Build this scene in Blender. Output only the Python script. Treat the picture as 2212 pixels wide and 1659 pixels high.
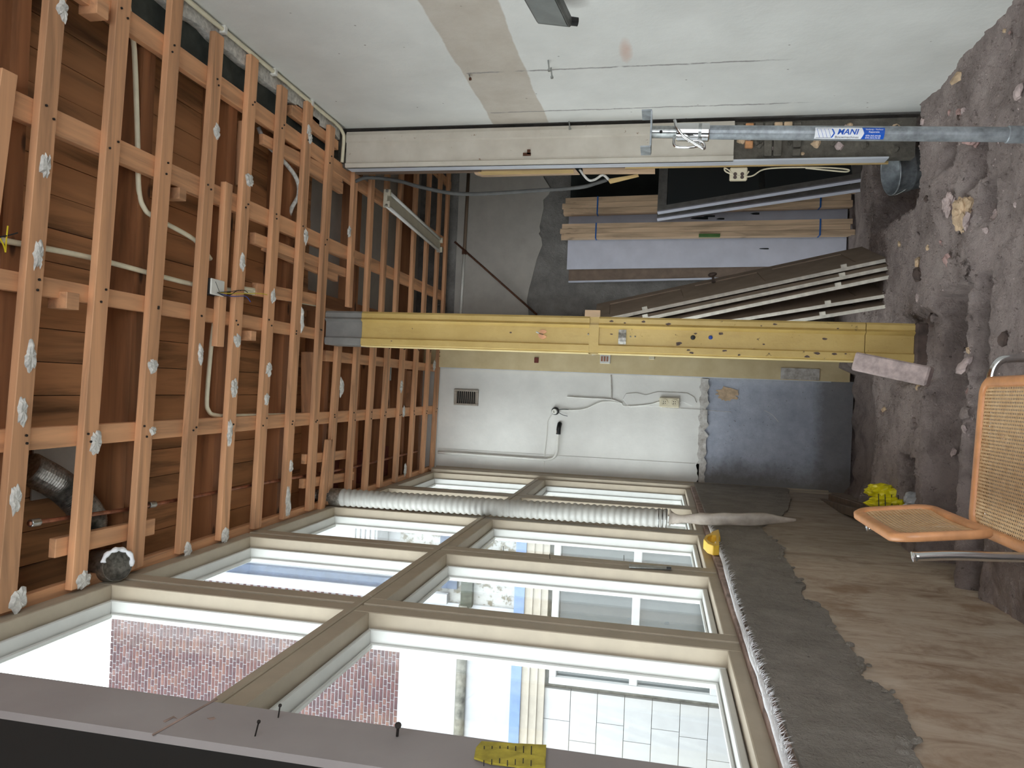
import bpy, bmesh, math, random
from mathutils import Vector, Matrix, noise
random.seed(7)
scene = bpy.context.scene
for o in list(bpy.data.objects): bpy.data.objects.remove(o, do_unlink=True)
COL = scene.collection

# ------------------------------------------------------------ camera
# upright view (ceiling up); the photograph itself was stored lying on its side
F = 1600.0; EYE = Vector((0, 0, 1.35))
eY = Vector((-20.5, 320, F)).normalized()
eZ = Vector((324.5, -7983, F)).normalized(); eZ = (eZ - eY * eZ.dot(eY)).normalized()
eX = eY.cross(eZ)
def w_from_c(c): return Vector((eX.dot(c), eY.dot(c), eZ.dot(c)))
cam_d = bpy.data.cameras.new('camera'); cam = bpy.data.objects.new('camera', cam_d); COL.objects.link(cam)
cam_d.sensor_width = 36; cam_d.sensor_fit = 'HORIZONTAL'; cam_d.lens = F / 2212 * 36
cam_d.clip_start = .02; cam_d.clip_end = 200
rgt = w_from_c(Vector((0, 1, 0))); upv = w_from_c(Vector((1, 0, 0))); fwd = w_from_c(Vector((0, 0, 1)))
R = Matrix((rgt, upv, -fwd)).transposed().to_4x4()
cam.matrix_world = Matrix.Translation(EYE) @ R
scene.camera = cam
def at(px, py, axis, v):
    d = w_from_c(Vector((829.5 - py, px - 1106, F))); a = 'xyz'.index(axis)
    return EYE + d * ((v - EYE[a]) / d[a])

# ------------------------------------------------------------ world, light, exposure
wd = bpy.data.worlds.new('sky'); scene.world = wd; wd.use_nodes = True
bg = wd.node_tree.nodes['Background']; bg.inputs[0].default_value = (.90, .95, 1.0, 1); bg.inputs[1].default_value = 4.2
scene.view_settings.view_transform = 'Standard'; scene.view_settings.look = 'None'
scene.view_settings.gamma = 1; scene.view_settings.use_curve_mapping = False
scene.view_settings.exposure = 0.55
cy = scene.cycles
cy.use_denoising = True; cy.max_bounces = 6; cy.diffuse_bounces = 4; cy.use_adaptive_sampling = True; cy.adaptive_threshold = .05; cy.glossy_bounces = 3
cy.transparent_max_bounces = 12; cy.transmission_bounces = 4
cy.caustics_reflective = False; cy.caustics_refractive = False; cy.sample_clamp_indirect = 8
# window portals guide the sky light through the openings (they give off no light themselves)
for y0, y1 in ((1.5, 2.52), (2.69, 3.515), (3.69, 4.53), (4.70, 5.5), (5.7, 6.7)):
    ld = bpy.data.lights.new('window_portal', 'AREA'); ld.shape = 'RECTANGLE'; ld.size = 2.3; ld.size_y = y1 - y0
    ld.cycles.is_portal = True
    lo = bpy.data.objects.new('window_portal', ld); COL.objects.link(lo)
    lo.location = (-1.0, (y0 + y1) / 2, 2.25); lo.rotation_euler = (0, -math.pi / 2, 0)

ld = bpy.data.lights.new('window_portal', 'AREA'); ld.shape = 'RECTANGLE'; ld.size = 1.7; ld.size_y = 3.0; ld.cycles.is_portal = True  # portal for the added opening behind the camera
lo = bpy.data.objects.new('window_portal', ld); COL.objects.link(lo); lo.location = (.7, -1.26, 1.75); lo.rotation_euler = (math.pi / 2, 0, math.pi)

# ------------------------------------------------------------ helpers
def lin(c):
    r = []
    for v in c[:3]:
        v /= 255.0
        r.append(v / 12.92 if v <= .04045 else ((v + .055) / 1.055) ** 2.4)
    return (*r, 1)
WL = {}
def reg(o, loc, parent):
    loc = Vector(loc); WL[o] = loc
    if parent is not None:
        o.parent = parent; o.location = loc - WL[parent]
    else: o.location = loc
def props(o, label=None, cat=None, group=None, kind=None):
    if label: o['label'] = label
    if cat: o['category'] = cat
    if group: o['group'] = group
    if kind: o['kind'] = kind
    return o
def empty(name, loc, label=None, cat=None, group=None, kind=None, parent=None):
    o = bpy.data.objects.new(name, None); COL.objects.link(o); o.empty_display_size = .05
    reg(o, loc, parent); return props(o, label, cat, group, kind)
class MB:
    def __init__(s): s.V = []; s.F = []
    def add(s, V, Fs):
        n = len(s.V); s.V += [Vector(v) for v in V]; s.F += [tuple(i + n for i in f) for f in Fs]; return s
    def box(s, x0, x1, y0, y1, z0, z1):
        x0, x1 = min(x0, x1), max(x0, x1); y0, y1 = min(y0, y1), max(y0, y1); z0, z1 = min(z0, z1), max(z0, z1)
        return s.add([(x0,y0,z0),(x1,y0,z0),(x1,y1,z0),(x0,y1,z0),(x0,y0,z1),(x1,y0,z1),(x1,y1,z1),(x0,y1,z1)],
            [(0,3,2,1),(4,5,6,7),(0,1,5,4),(1,2,6,5),(2,3,7,6),(3,0,4,7)])
    def hexa(s, a, b):     # two quads (lists of 4 points, same winding), joined
        return s.add(list(a) + list(b), [(3,2,1,0),(4,5,6,7),(0,1,5,4),(1,2,6,5),(2,3,7,6),(3,0,4,7)])
    def bar(s, p, q, w, h, up=(0,0,1)):
        p = Vector(p); q = Vector(q); d = (q - p).normalized(); u = Vector(up); r = d.cross(u).normalized(); u = r.cross(d)
        def quad(c): return [c - r*w/2 - u*h/2, c + r*w/2 - u*h/2, c + r*w/2 + u*h/2, c - r*w/2 + u*h/2]
        return s.hexa(quad(p), quad(q))
    def prism(s, pts, off):  # closed polygon + offset vector
        n = len(pts); off = Vector(off); P = [Vector(p) for p in pts]
        return s.add(P + [p + off for p in P], [tuple(range(n-1, -1, -1)), tuple(range(n, 2*n))] + [(i, (i+1) % n, n + (i+1) % n, n + i) for i in range(n)])
    def tube(s, pts, r, seg=10, caps=True):
        P = [Vector(p) for p in pts]; n = len(P); rr = r if isinstance(r, (list, tuple)) else [r] * n
        t = (P[1] - P[0]).normalized(); u = t.orthogonal().normalized(); V = []; Fs = []
        for i in range(n):
            t2 = (P[min(i+1, n-1)] - P[max(i-1, 0)]).normalized()
            u = (u - t2 * u.dot(t2)).normalized(); b = t2.cross(u)
            for k in range(seg):
                a = 2 * math.pi * k / seg; V.append(P[i] + (u * math.cos(a) + b * math.sin(a)) * rr[i])
        for i in range(n - 1):
            for k in range(seg):
                a = i*seg + k; b_ = i*seg + (k+1) % seg; Fs.append((a, b_, b_ + seg, a + seg))
        if caps: Fs += [tuple(range(seg-1, -1, -1)), tuple(range((n-1)*seg, n*seg))]
        return s.add(V, Fs)
    def lathe(s, prof, c, ax=(0,0,1), seg=24, caps=False):  # prof: (radius, along)
        c = Vector(c); t = Vector(ax).normalized(); u = t.orthogonal().normalized(); b = t.cross(u); V = []; Fs = []
        for r, h in prof:
            for k in range(seg):
                a = 2*math.pi*k/seg; V.append(c + t*h + (u*math.cos(a) + b*math.sin(a))*r)
        for i in range(len(prof) - 1):
            for k in range(seg):
                a = i*seg + k; b_ = i*seg + (k+1) % seg; Fs.append((a, b_, b_+seg, a+seg))
        if caps: Fs += [tuple(range(seg-1, -1, -1)), tuple(range((len(prof)-1)*seg, len(prof)*seg))]
        return s.add(V, Fs)
    def build(s, name, mat, parent=None, smooth=False, bevel=0, loc=None, auto=None, **kw):
        if loc is None:
            lo = Vector([min(v[i] for v in s.V) for i in range(3)]); hi = Vector([max(v[i] for v in s.V) for i in range(3)])
            loc = (lo + hi) / 2
        me = bpy.data.meshes.new(name); me.from_pydata([v - Vector(loc) for v in s.V], [], s.F)
        bm = bmesh.new(); bm.from_mesh(me); bmesh.ops.recalc_face_normals(bm, faces=bm.faces); bm.to_mesh(me); bm.free()
        me.update(); me.materials.append(MT[mat] if isinstance(mat, str) else mat)
        if smooth: me.polygons.foreach_set('use_smooth', [True] * len(me.polygons))
        o = bpy.data.objects.new(name, me); COL.objects.link(o); reg(o, loc, parent)
        if bevel:
            b = o.modifiers.new('b', 'BEVEL'); b.width = bevel; b.segments = 1; b.limit_method = 'ANGLE'
        return props(o, **kw)
def like(o, loc, parent=None, name=None, rot=None, scale=None):   # a copy that shares mesh data
    c = o.copy(); COL.objects.link(c); c.name = name or o.name.split('.')[0]
    c.parent = None; reg(c, loc, parent)
    if rot: c.rotation_euler = rot
    if scale: c.scale = scale
    return c
def smooth_path(P, k=6):
    P = [Vector(p) for p in P]; out = []
    for i in range(len(P) - 1):
        a, b, c, d = P[max(i-1, 0)], P[i], P[i+1], P[min(i+2, len(P)-1)]
        for j in range(k):
            t = j / k
            out.append(.5 * ((2*b) + (c - a)*t + (2*a - 5*b + 4*c - d)*t*t + (3*b - a - 3*c + d)*t**3))
    return out + [P[-1]]
def fbm(p, o=4): return noise.fractal(p, 1.0, 2.0, o, noise_basis='PERLIN_ORIGINAL')

# ------------------------------------------------------------ materials
MT = {}
class NT:
    def __init__(s, name):
        m = bpy.data.materials.new(name); m.use_nodes = True; s.m = m; s.t = m.node_tree; s.b = s.t.nodes['Principled BSDF']; MT[name] = m
        s.tc = s.t.nodes.new('ShaderNodeTexCoord')
    def n(s, ty, **kw):
        nd = s.t.nodes.new(ty)
        for k, v in kw.items(): setattr(nd, k, v)
        return nd
    def l(s, a, b): s.t.links.new(a, b)
    def coord(s, scale=(1,1,1), kind='Object', loc=(0,0,0)):
        mp = s.n('ShaderNodeMapping'); mp.inputs['Scale'].default_value = scale; mp.inputs['Location'].default_value = loc
        s.l(s.tc.outputs[kind], mp.inputs[0]); return mp.outputs[0]
    def world(s, scale=(1,1,1), loc=(0,0,0)):
        g = s.n('ShaderNodeNewGeometry'); mp = s.n('ShaderNodeMapping'); mp.inputs['Scale'].default_value = scale; mp.inputs['Location'].default_value = loc
        s.l(g.outputs['Position'], mp.inputs[0]); return mp.outputs[0]
    def noise(s, vec, scale=5, detail=4, rough=.55, dist=0):
        nd = s.n('ShaderNodeTexNoise'); s.l(vec, nd.inputs['Vector']); nd.inputs['Scale'].default_value = scale
        nd.inputs['Detail'].default_value = detail; nd.inputs['Roughness'].default_value = rough; nd.inputs['Distortion'].default_value = dist
        return nd.outputs['Fac']
    def ramp(s, fac, stops, interp='LINEAR'):
        r = s.n('ShaderNodeValToRGB'); r.color_ramp.interpolation = interp; e = r.color_ramp.elements
        while len(e) < len(stops): e.new(.5)
        for i, (p, c) in enumerate(stops): e[i].position = p; e[i].color = c if len(c) == 4 else lin(c)
        s.l(fac, r.inputs[0]); return r.outputs[0]
    def mask(s, fac, a, b):
        r = s.n('ShaderNodeMapRange'); r.inputs['From Min'].default_value = a; r.inputs['From Max'].default_value = b; s.l(fac, r.inputs['Value']); return r.outputs[0]
    def math(s, op, a, b=None):
        m = s.n('ShaderNodeMath', operation=op)
        for i, v in enumerate((a, b)):
            if v is None: continue
            if isinstance(v, (int, float)): m.inputs[i].default_value = v
            else: s.l(v, m.inputs[i])
        return m.outputs[0]
    def mix(s, fac, a, b, mode='MIX'):
        m = s.n('ShaderNodeMix', data_type='RGBA', blend_type=mode)
        for sock, v in ((m.inputs[0], fac), (m.inputs[6], a), (m.inputs[7], b)):
            if isinstance(v, (int, float)): sock.default_value = v
            elif isinstance(v, tuple): sock.default_value = v if len(v) == 4 else lin(v)
            else: s.l(v, sock)
        return m.outputs[2]
    def rnd(s): return s.n('ShaderNodeObjectInfo').outputs['Random']
    def out(s, col, rough=.7, bump=None, bs=.3, bd=.01, metal=0, spec=.4):
        if isinstance(col, tuple): s.b.inputs['Base Color'].default_value = col if len(col) == 4 else lin(col)
        else: s.l(col, s.b.inputs['Base Color'])
        if isinstance(rough, (int, float)): s.b.inputs['Roughness'].default_value = rough
        else: s.l(rough, s.b.inputs['Roughness'])
        s.b.inputs['Metallic'].default_value = metal; s.b.inputs['Specular IOR Level'].default_value = spec
        if bump is not None:
            b = s.n('ShaderNodeBump'); b.inputs['Strength'].default_value = bs; b.inputs['Distance'].default_value = bd
            s.l(bump, b.inputs['Height']); s.l(b.outputs[0], s.b.inputs['Normal'])
        return s.m
def plain(name, c, rough=.6, var=.12, sc=9, bs=.15, metal=0, spec=.4):
    t = NT(name); v = t.coord(); nz = t.noise(v, sc, 5, .6)
    d = tuple(max(0, x * (1 - var)) for x in c); e = tuple(min(255, x * (1 + var * .5)) for x in c)
    return t.out(t.ramp(nz, [(.3, d), (.7, e)]), rough, nz, bs, .004, metal, spec)
def wood(name, c, axis, dark=.8, rough=.65, gs=14, knots=True):
    t = NT(name); sc = [gs, gs, gs]; sc[axis] = gs * .07
    v = t.coord(tuple(sc)); r = t.rnd()
    ad = t.n('ShaderNodeVectorMath', operation='ADD'); cmb = t.n('ShaderNodeCombineXYZ')
    k = t.math('MULTIPLY', r, 37.0)
    for i in range(3): t.l(k, cmb.inputs[i])
    t.l(v, ad.inputs[0]); t.l(cmb.outputs[0], ad.inputs[1]); v = ad.outputs[0]
    nz = t.noise(v, 1.2, 5, .6, .6)
    d = tuple(x * dark for x in c); e = tuple(min(255, x * 1.1) for x in c)
    col = t.ramp(nz, [(.32, d), (.5, c), (.72, e)])
    wv = t.n('ShaderNodeTexWave', wave_type='RINGS', rings_direction='XYZ'[axis]); t.l(v, wv.inputs['Vector'])
    wv.inputs['Scale'].default_value = .55; wv.inputs['Distortion'].default_value = 3.5; wv.inputs['Detail'].default_value = 3
    col = t.mix(t.math('MULTIPLY', wv.outputs['Fac'], .16), col, tuple(x * .68 for x in c))
    if knots:
        vo = t.n('ShaderNodeTexVoronoi'); sk = [7, 7, 7]; sk[axis] = 2.6
        t.l(t.coord(tuple(sk)), vo.inputs['Vector']); vo.inputs['Scale'].default_value = 1
        col = t.mix(t.math('MULTIPLY', t.mask(vo.outputs['Distance'], .11, .06), .8), col, tuple(x * .35 for x in c))
    hsv = t.n('ShaderNodeHueSaturation'); t.l(col, hsv.inputs['Color']); t.l(t.mask(r, -1.6, 1.9), hsv.inputs['Value'])
    mr = t.n('ShaderNodeMapRange'); t.l(r, mr.inputs['Value']); mr.inputs['To Min'].default_value = .84; mr.inputs['To Max'].default_value = 1.1
    t.l(mr.outputs[0], hsv.inputs['Value'])
    return t.out(hsv.outputs[0], rough, nz, .2, .003)

PINE = (214, 160, 118)
wood('pine_x', PINE, 0); wood('pine_y', PINE, 1); wood('pine_z', (208, 178, 146), 2)
wood('pine_dark_x', (156, 104, 68), 0); wood('pine_dark_y', (160, 108, 72), 1, gs=11)
wood('deck_y', (192, 138, 94), 1, dark=.6, gs=9)
wood('old_wood_z', (120, 100, 84), 2); wood('old_wood_x', (112, 94, 78), 0)
wood('pale_wood_z', (205, 176, 120), 2, knots=False)
plain('plaster_white', (206, 203, 196), .85, .2, 40, .6)
plain('beam_paint', (62, 68, 64), .7, .25, 12, .3)
plain('conduit', (226, 218, 190), .45, .06, 12, .05)
plain('hose_plastic', (176, 174, 168), .5, .06, 10, .03); plain('white_plastic', (226, 224, 216), .4, .05, 10, .03)
plain('cream_plastic', (222, 212, 184), .4, .05, 10, .03)
plain('black_plastic', (24, 24, 24), .4, .2, 10, .05)
plain('black_rubber', (40, 38, 37), .6, .2, 20, .1)
plain('grey_pvc', (84, 84, 82), .5, .15, 12, .1)
plain('copper', (172, 122, 100), .5, .25, 30, .1, metal=1)
plain('steel', (170, 172, 170), .35, .2, 30, .1, metal=1)
plain('chrome', (215, 215, 215), .12, .05, 10, .02, metal=1)
plain('rust_steel', (92, 60, 44), .8, .3, 40, .3, metal=.3)
plain('nail', (60, 55, 52), .5, .2, 40, .1, metal=.7)
plain('alu_foil', (150, 146, 138), .38, .3, 60, .3, metal=.8)
plain('wire_blue', (40, 70, 150), .4); plain('wire_yellow', (214, 190, 40), .4); plain('wire_black', (28, 28, 30), .4)
plain('frame_beige', (174, 161, 141), .5, .05, 8, .06)
plain('sash_white', (206, 206, 201), .4, .03, 8, .04)
plain('foam_white', (240, 240, 242), .9, .06, 60, .5)
plain('paint_remnant', (225, 200, 190), .7, .2, 30, .3)
plain('sill_wood', (150, 128, 118), .75, .35, 14, .3)
plain('green_panel', (38, 44, 42), .6, .2, 6, .1)
plain('board_white', (196, 197, 208), .7, .04, 6, .05)
plain('board_brown', (122, 104, 90), .8, .12, 14, .1)
plain('sash_grey', (150, 148, 144), .6, .15, 12, .1)
plain('door_face', (150, 132, 114), .65, .1, 8, .08)
plain('door_edge', (226, 221, 208), .55, .12, 18, .12)
plain('blue_strap', (30, 90, 160), .5); plain('green_tape', (74, 112, 52), .5)
plain('red_brown', (110, 54, 44), .7)
plain('zinc', (158, 164, 168), .42, .25, 22, .12, metal=.4)
plain('slab_stone', (186, 168, 164), .85, .18, 22, .4)
plain('slab_dark', (88, 80, 74), .9, .25, 22, .4)
plain('base_stone', (92, 78, 72), .9, .3, 14, .5)
plain('tan_stone', (198, 172, 142), .9, .2, 18, .4)
plain('pink_stone', (170, 140, 134), .9, .25, 22, .5)
plain('vent_metal', (168, 158, 146), .5, .1, 20, .1)
plain('dark_hole', (26, 24, 23), .9)
plain('tube_light', (228, 226, 220), .3, .03)
plain('fixture', (206, 198, 176), .5, .06)
plain('yellow_plastic', (240, 196, 70), .4, .06)
plain('yellow_bag', (226, 212, 30), .35, .1, 20, .2); plain('grey_bag', (190, 192, 196), .35, .08, 20, .2)
plain('print_dark', (36, 40, 44), .5); plain('sticker_white', (236, 238, 242), .35, .02); plain('sticker_blue', (24, 88, 190), .35, .03)
plain('tape_yellow', (176, 160, 60), .45, .18, 30, .15)
plain('film', (196, 184, 172), .35, .15, 12, .2)
_f = MT['film'].node_tree; _t = _f.nodes.new('ShaderNodeBsdfTransparent'); _m = _f.nodes.new('ShaderNodeMixShader'); _m.inputs[0].default_value = .3
_f.links.new(_f.nodes['Principled BSDF'].outputs[0], _m.inputs[1]); _f.links.new(_t.outputs[0], _m.inputs[2]); _f.links.new(_m.outputs[0], _f.nodes['Material Output'].inputs[0])
plain('flood_body', (92, 92, 88), .5, .2); plain('flood_glass', (120, 124, 122), .25, .08)
plain('brick_a', (84, 58, 58), .9, .2, 18, .3); plain('brick_b', (74, 53, 56), .9, .2, 18, .3); plain('brick_c', (98, 70, 65), .9, .2, 18, .3)
plain('mortar', (140, 136, 138), .9, .06); plain('render_white', (166, 167, 170), .85, .05, 3)
plain('blue_band', (104, 126, 166), .6, .05); plain('blue_grey', (66, 78, 100), .6, .15); plain('band_beige', (160, 152, 140), .6, .04)
plain('gutter', (108, 106, 98), .8, .35, 9, .3); plain('moss', (62, 66, 58), .9, .35, 9, .4)
plain('pave', (120, 118, 114), .9, .2, 4)
plain('clad_white', (172, 172, 172), .6, .03, 3); plain('masonry_brick', (190, 138, 96), .9, .25, 16, .4)
def mat_peel():
    t = NT('peel_white'); v = t.world(); a = t.noise(v, 7, 8, .7)
    t.out(t.ramp(a, [(.42, (104, 98, 86)), (.5, (158, 158, 156)), (.8, (172, 172, 170))]), .9, a, .3)
mat_peel()
def mat_glass(name, tint, refl):
    m = bpy.data.materials.new(name); m.use_nodes = True; t = m.node_tree; t.nodes.clear(); MT[name] = m
    o = t.nodes.new('ShaderNodeOutputMaterial'); mx = t.nodes.new('ShaderNodeMixShader'); tr = t.nodes.new('ShaderNodeBsdfTransparent')
    gl = t.nodes.new('ShaderNodeBsdfGlossy'); lw = t.nodes.new('ShaderNodeLayerWeight'); lw.inputs[0].default_value = .5
    pw = t.nodes.new('ShaderNodeMath'); pw.operation = 'POWER'; pw.inputs[1].default_value = 5
    ml = t.nodes.new('ShaderNodeMath'); ml.operation = 'MULTIPLY_ADD'; ml.inputs[1].default_value = .6; ml.inputs[2].default_value = refl
    t.links.new(lw.outputs['Facing'], pw.inputs[0]); t.links.new(pw.outputs[0], ml.inputs[0])
    gl.inputs['Roughness'].default_value = .02; tr.inputs[0].default_value = tint
    t.links.new(ml.outputs[0], mx.inputs[0]); t.links.new(tr.outputs[0], mx.inputs[1]); t.links.new(gl.outputs[0], mx.inputs[2]); t.links.new(mx.outputs[0], o.inputs[0])
mat_glass('glass', (.96, .98, .97, 1), .03)
t = NT('dark_glass'); t.out((52, 58, 60), .08, spec=.6)

def mat_wall_right():
    t = NT('wall_right'); v = t.world(); nz = t.noise(v, 3, 6, .6); fine = t.noise(v, 60, 3, .6)
    sx = t.n('ShaderNodeSeparateXYZ'); t.l(v, sx.inputs[0]); z = sx.outputs[2]; y = sx.outputs[1]
    col = t.ramp(nz, [(.3, (208, 208, 203)), (.7, (222, 222, 217))])
    # strip left bare of the last coats of paint: a band at shelf height
    zz = t.math('ADD', z, t.math('MULTIPLY', t.math('SUBTRACT', t.noise(v, 2.2, 6, .6), .5), .06))
    lo = t.mask(zz, 2.098, 2.106); hi = t.mask(zz, 2.452, 2.444)
    band = t.math('MULTIPLY', lo, hi)
    col = t.mix(t.math('MULTIPLY', band, .85), col, t.ramp(t.noise(v, 5, 6, .65), [(.3, (176, 164, 148)), (.7, (196, 187, 174))]))
    # open board joints (vertical), cracked paint
    wob = t.math('MULTIPLY', t.math('SUBTRACT', t.noise(v, 9, 5, .65), .5), .035)
    for yy, ztop, zb in ((3.795, 2.43, .75), (4.36, 2.43, .55)):
        d = t.math('ABSOLUTE', t.math('SUBTRACT', t.math('ADD', y, wob), yy))
        ln = t.mask(d, .009, .004)
        gate = t.math('MULTIPLY', t.math('MULTIPLY', t.mask(z, ztop, ztop - .01), t.mask(z, zb, zb + .25)), t.mask(t.noise(v, 5, 4, .7), .36, .46))
        col = t.mix(t.math('MULTIPLY', t.math('MULTIPLY', ln, gate), .8), col, (128, 124, 122))
    # rust bleed round a screw hole, drawn out along the wall
    p = t.world((1, 1.0, 1.0), (-1.658, -3.62, -1.58)); s2 = t.n('ShaderNodeSeparateXYZ'); t.l(p, s2.inputs[0])
    r = t.math('ADD', t.math('POWER', t.math('DIVIDE', s2.outputs[1], .14), 2.0), t.math('POWER', t.math('DIVIDE', s2.outputs[2], .035), 2.0))
    col = t.mix(t.math('MULTIPLY', t.mask(t.math('ADD', r, t.math('MULTIPLY', t.noise(v, 20, 4), .8)), 1.5, .2), .55), col, (196, 140, 112))
    # small pits
    vo = t.n('ShaderNodeTexVoronoi'); t.l(v, vo.inputs['Vector']); vo.inputs['Scale'].default_value = 7
    col = t.mix(t.math('MULTIPLY', t.mask(vo.outputs['Distance'], .05, .02), .7), col, (110, 98, 88))
    t.out(col, .8, t.math('ADD', t.math('MULTIPLY', nz, 2.0), t.math('MULTIPLY', fine, .3)), .25, .01)
mat_wall_right()
def mat_back():
    t = NT('wall_back'); v = t.world(); nz = t.noise(v, 4, 6, .6); fine = t.noise(v, 45, 4, .6)
    t.out(t.ramp(nz, [(.3, (216, 214, 208)), (.7, (230, 228, 222))]), .8, t.math('ADD', nz, t.math('MULTIPLY', fine, .3)), .3, .01)
    t = NT('wall_back_low'); v = t.world(); nz = t.noise(v, 6, 8, .7); pits = t.noise(v, 38, 6, .75)
    col = t.ramp(nz, [(.3, (156, 162, 176)), (.7, (188, 193, 205))]); col = t.mix(t.mask(pits, .64, .69), col, (104, 98, 94)); sx = t.n('ShaderNodeSeparateXYZ'); t.l(v, sx.inputs[0])
    dirt = t.math('MULTIPLY', t.mask(t.math('ADD', sx.outputs[0], t.math('MULTIPLY', nz, .25)), -.42, -.62), .75); col = t.mix(dirt, col, (104, 96, 84))
    dirt = t.math('MULTIPLY', t.mask(t.math('ADD', sx.outputs[2], t.math('MULTIPLY', pits, .14)), .11, .0), .6); col = t.mix(dirt, col, (104, 96, 90))
    t.out(col, .85, pits, .4, .008)
    t = NT('raw_plaster'); v = t.world(); nz = t.noise(v, 16, 8, .7)
    t.out(t.ramp(nz, [(.3, (150, 140, 130)), (.6, (206, 202, 196)), (.8, (222, 220, 216))]), .9, nz, .6, .01)
mat_back()
def mat_yellow():
    t = NT('yellow_paint'); v = t.world(); nz = t.noise(v, 5, 5, .6); chip = t.noise(v, 16, 7, .7); fine = t.noise(v, 70, 4)
    sx = t.n('ShaderNodeSeparateXYZ'); t.l(v, sx.inputs[0]); lowz = t.mask(sx.outputs[2], 2.6, .2)
    col = t.ramp(nz, [(.3, (184, 155, 88)), (.7, (200, 172, 106))])
    th = t.math('SUBTRACT', chip, t.math('MULTIPLY', lowz, .035))
    col = t.mix(t.mask(th, .315, .295), col, (120, 104, 88))
    hgt = t.math('ADD', t.math('MULTIPLY', t.mask(th, .28, .33), 1.0), t.math('MULTIPLY', fine, .25))
    col = t.mix(t.math('MULTIPLY', t.mask(t.noise(t.world((1, 1, .25)), 26, 6, .7), .52, .66), .35), col, (172, 144, 84)); t.out(col, .45, hgt, .55, .008)
    t = NT('yellow_lit'); v = t.world(); t.out(t.ramp(t.noise(v, 9, 5), [(.3, (222, 198, 134)), (.7, (236, 216, 158))]), .5)
    t = NT('cream_paint'); v = t.world(); nz = t.noise(v, 6, 6, .6); chip = t.noise(v, 20, 7, .72)
    col = t.ramp(nz, [(.3, (188, 180, 166)), (.7, (206, 199, 186))]); col = t.mix(t.mask(chip, .345, .325), col, (132, 104, 82))
    t.out(col, .6, chip, .25, .006)
    t = NT('blue_white_paint'); v = t.world(); chip = t.noise(v, 22, 7, .72)
    col = t.mix(t.mask(chip, .31, .29), t.ramp(t.noise(v, 5, 5), [(.3, (190, 194, 202)), (.7, (206, 209, 216))]), (112, 100, 92))
    t.out(col, .6, chip, .2, .005)
    t = NT('grey_paint'); v = t.world(); t.out(t.ramp(t.noise(v, 8, 6), [(.3, (112, 110, 108)), (.7, (134, 132, 128))]), .6, t.noise(v, 30, 5), .2, .004)
    t = NT('beige_pilaster'); v = t.world(); t.out(t.ramp(t.noise(v, 8, 6), [(.3, (206, 186, 142)), (.7, (220, 202, 160))]), .6, t.noise(v, 30, 5), .15, .004)
mat_yellow()
def mat_low_left():
    t = NT('cement'); v = t.world(); nz = t.noise(v, 8, 8, .7); pits = t.noise(v, 42, 6, .75)
    col = t.ramp(nz, [(.3, (148, 140, 130)), (.7, (180, 172, 161))]); col = t.mix(t.mask(pits, .36, .31), col, (66, 60, 55))
    t.out(col, .9, t.math('ADD', pits, t.math('MULTIPLY', nz, 1.5)), 1.0, .03)
    t = NT('tan_plaster'); v = t.world((1, 2.6, 1.0)); a = t.noise(v, 3.2, 9, .72, .9); w = t.world(); b = t.noise(w, 4, 6, .65)
    col = t.ramp(a, [(.3, (136, 112, 92)), (.48, (182, 163, 143)), (.7, (204, 191, 173))]); col = t.mix(t.math('MULTIPLY', t.mask(b, .52, .68), .8), col, (146, 118, 94))
    sx = t.n('ShaderNodeSeparateXYZ'); t.l(w, sx.inputs[0])
    grey = t.mask(t.math('ADD', sx.outputs[1], t.math('MULTIPLY', t.noise(w, 2, 5, .7), 1.6)), 4.5, 5.2); col = t.mix(t.math('MULTIPLY', grey, .8), col, t.ramp(a, [(.3, (124, 112, 100)), (.6, (160, 149, 136)), (.8, (184, 176, 164))]))
    sp = t.noise(t.world((1, 3, 1)), 24, 5, .7); col = t.mix(t.mask(sp, .30, .26), col, (84, 62, 48))
    t.out(col, .85, a, .25, .006)
    t = NT('grey_cement_wall'); v = t.world(); nz = t.noise(v, 5, 9, .72); r2 = t.noise(v, 18, 7, .7)
    col = t.ramp(nz, [(.3, (112, 108, 104)), (.7, (152, 148, 143))]); t.out(col, .9, t.math('ADD', nz, t.math('MULTIPLY', r2, .6)), 1.0, .03)
    t = NT('faded_paint'); v = t.world(); nz = t.noise(v, 4, 7, .65); t.out(t.ramp(nz, [(.3, (162, 156, 148)), (.7, (180, 174, 165))]), .85, nz, .2, .006)
    t = NT('rubble'); v = t.world(); a = t.noise(v, 3.5, 9, .7); b = t.noise(v, 34, 7, .75); c = t.noise(v, 90, 4, .7)
    col = t.ramp(a, [(.3, (132, 118, 113)), (.55, (186, 170, 164)), (.75, (204, 189, 182))])
    col = t.mix(t.mask(b, .40, .30), col, (74, 62, 57)); col = t.mix(t.mask(b, .68, .72), col, (196, 182, 172)); col = t.mix(t.mask(c, .72, .75), col, (210, 200, 190))
    t.out(col, .95, t.math('ADD', b, t.math('MULTIPLY', c, .4)), 1.0, .03)
    t = NT('old_plaster'); v = t.world(); nz = t.noise(v, 11, 8, .7)
    t.out(t.ramp(nz, [(.3, (70, 66, 60)), (.6, (104, 99, 90)), (.8, (140, 132, 120))]), .9, nz, .8, .015)
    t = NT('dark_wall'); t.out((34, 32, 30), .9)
    t = NT('pier_paint'); v = t.world(); nz = t.noise(v, 5, 6); t.out(t.ramp(nz, [(.3, (142, 134, 132)), (.7, (153, 146, 143))]), .6, t.noise(v, 30, 4), .1, .004)
mat_low_left()
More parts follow.
